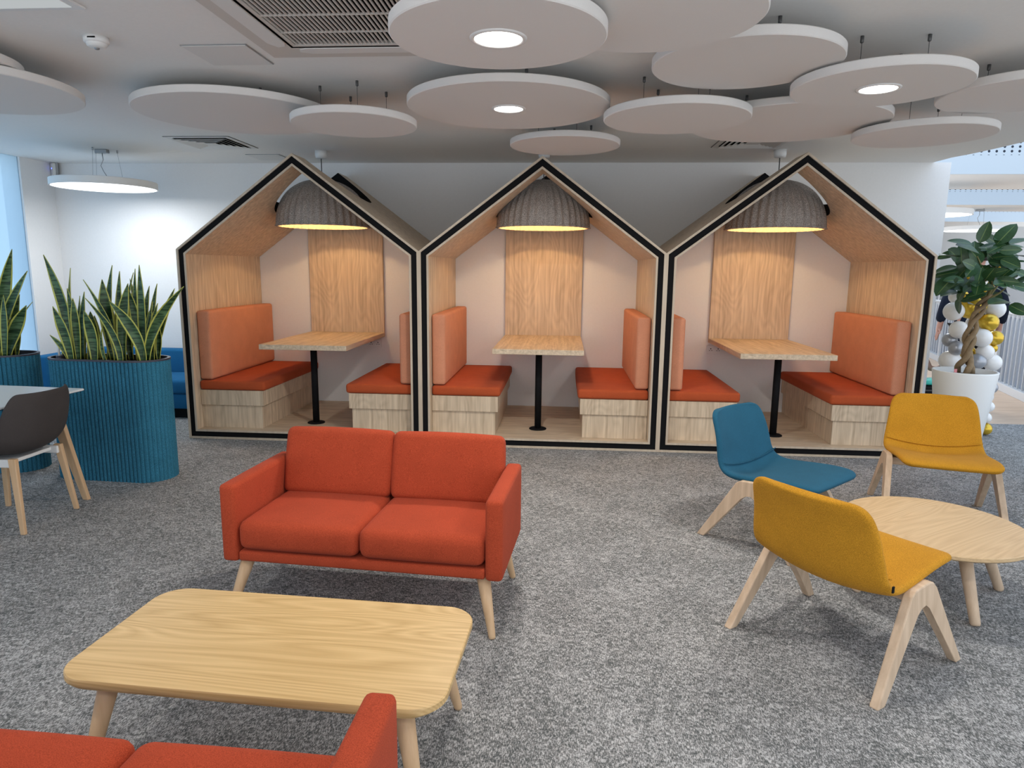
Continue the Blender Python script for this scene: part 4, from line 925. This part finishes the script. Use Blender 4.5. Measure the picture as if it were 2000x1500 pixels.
def person_kneeling(loc, rz, label):
    r = empty('person', label, 'person', loc, rz)
    J = [(0,0.0,0.42,(0.15,0.12)),(0.02,-0.06,0.60,(0.14,0.105)),(0.05,-0.12,0.82,(0.165,0.105)),(0.06,-0.14,0.92,(0.085,0.07)),(0.065,-0.16,0.98,0.055),(0.07,-0.19,1.05,(0.075,0.09)),(0.07,-0.19,1.15,(0.075,0.095)),(0.07,-0.18,1.21,(0.045,0.06))]
    E = [(i,i+1) for i in range(7)]
    for s in (-1, 1):
        b = len(J); J += [(s*0.10,-0.04,0.36,0.088),(s*0.13,-0.36,0.10,0.062),(s*0.12,0.05,0.06,0.045),(s*0.12,0.16,0.05,0.032)]; E += [(0,b),(b,b+1),(b+1,b+2),(b+2,b+3)]
    b = len(J); J += [(0.24,-0.14,0.86,0.058),(0.36,-0.10,0.62,0.045),(0.49,-0.10,0.41,0.034)]; E += [(2,b),(b,b+1),(b+1,b+2)]
    hand(J, E, b+2, J[b+2][:3], (1,-0.05,0.12), (0,-0.3,1))
    b = len(J); J += [(-0.14,-0.16,0.86,0.058),(-0.20,-0.26,0.62,0.045),(-0.12,-0.36,0.42,0.034)]; E += [(2,b),(b,b+1),(b+1,b+2)]
    hand(J, E, b+2, J[b+2][:3], (0.3,-0.3,-0.9), (1,0,0.2))
    skin_mesh('body', J, E, 'skin_brown', r, 0)
    JJ = [(0,0,0.42,(0.18,0.145)),(0.02,-0.06,0.60,(0.165,0.125)),(0.05,-0.12,0.82,(0.185,0.125)),(0.06,-0.14,0.91,(0.10,0.085))]; EE = [(0,1),(1,2),(2,3)]
    for p, q in (((0.245,-0.14,0.855),(0.33,-0.11,0.68)),((-0.145,-0.16,0.855),(-0.185,-0.23,0.70))):
        b = len(JJ); JJ += [(*p,0.075),(*q,0.064)]; EE += [(2,b),(b,b+1)]
    skin_mesh('shirt', JJ, EE, 'black_cloth', r, 0)
    JJ = [(0,0,0.42,(0.165,0.13))]; EE = []
    for s in (-1, 1):
        b = len(JJ); JJ += [(s*0.10,-0.04,0.36,0.10),(s*0.13,-0.36,0.10,0.08),(s*0.12,0.05,0.08,0.064)]; EE += [(0,b),(b,b+1),(b+1,b+2)]
    skin_mesh('trousers', JJ, EE, 'navy_cloth', r, 0)
    lathe('hair', [(0,0.115),(0.06,0.105),(0.093,0.06),(0.100,0.0),(0.095,-0.05),(0.085,-0.055),(0.088,0.0),(0,0.10)], 'hair_dark', r, 24, (0.07,-0.17,1.135))
    return r
person_kneeling((3.83,2.50,0), 0.0, 'kneeling person behind the wall end, one bare forearm reaching out beside the pot')
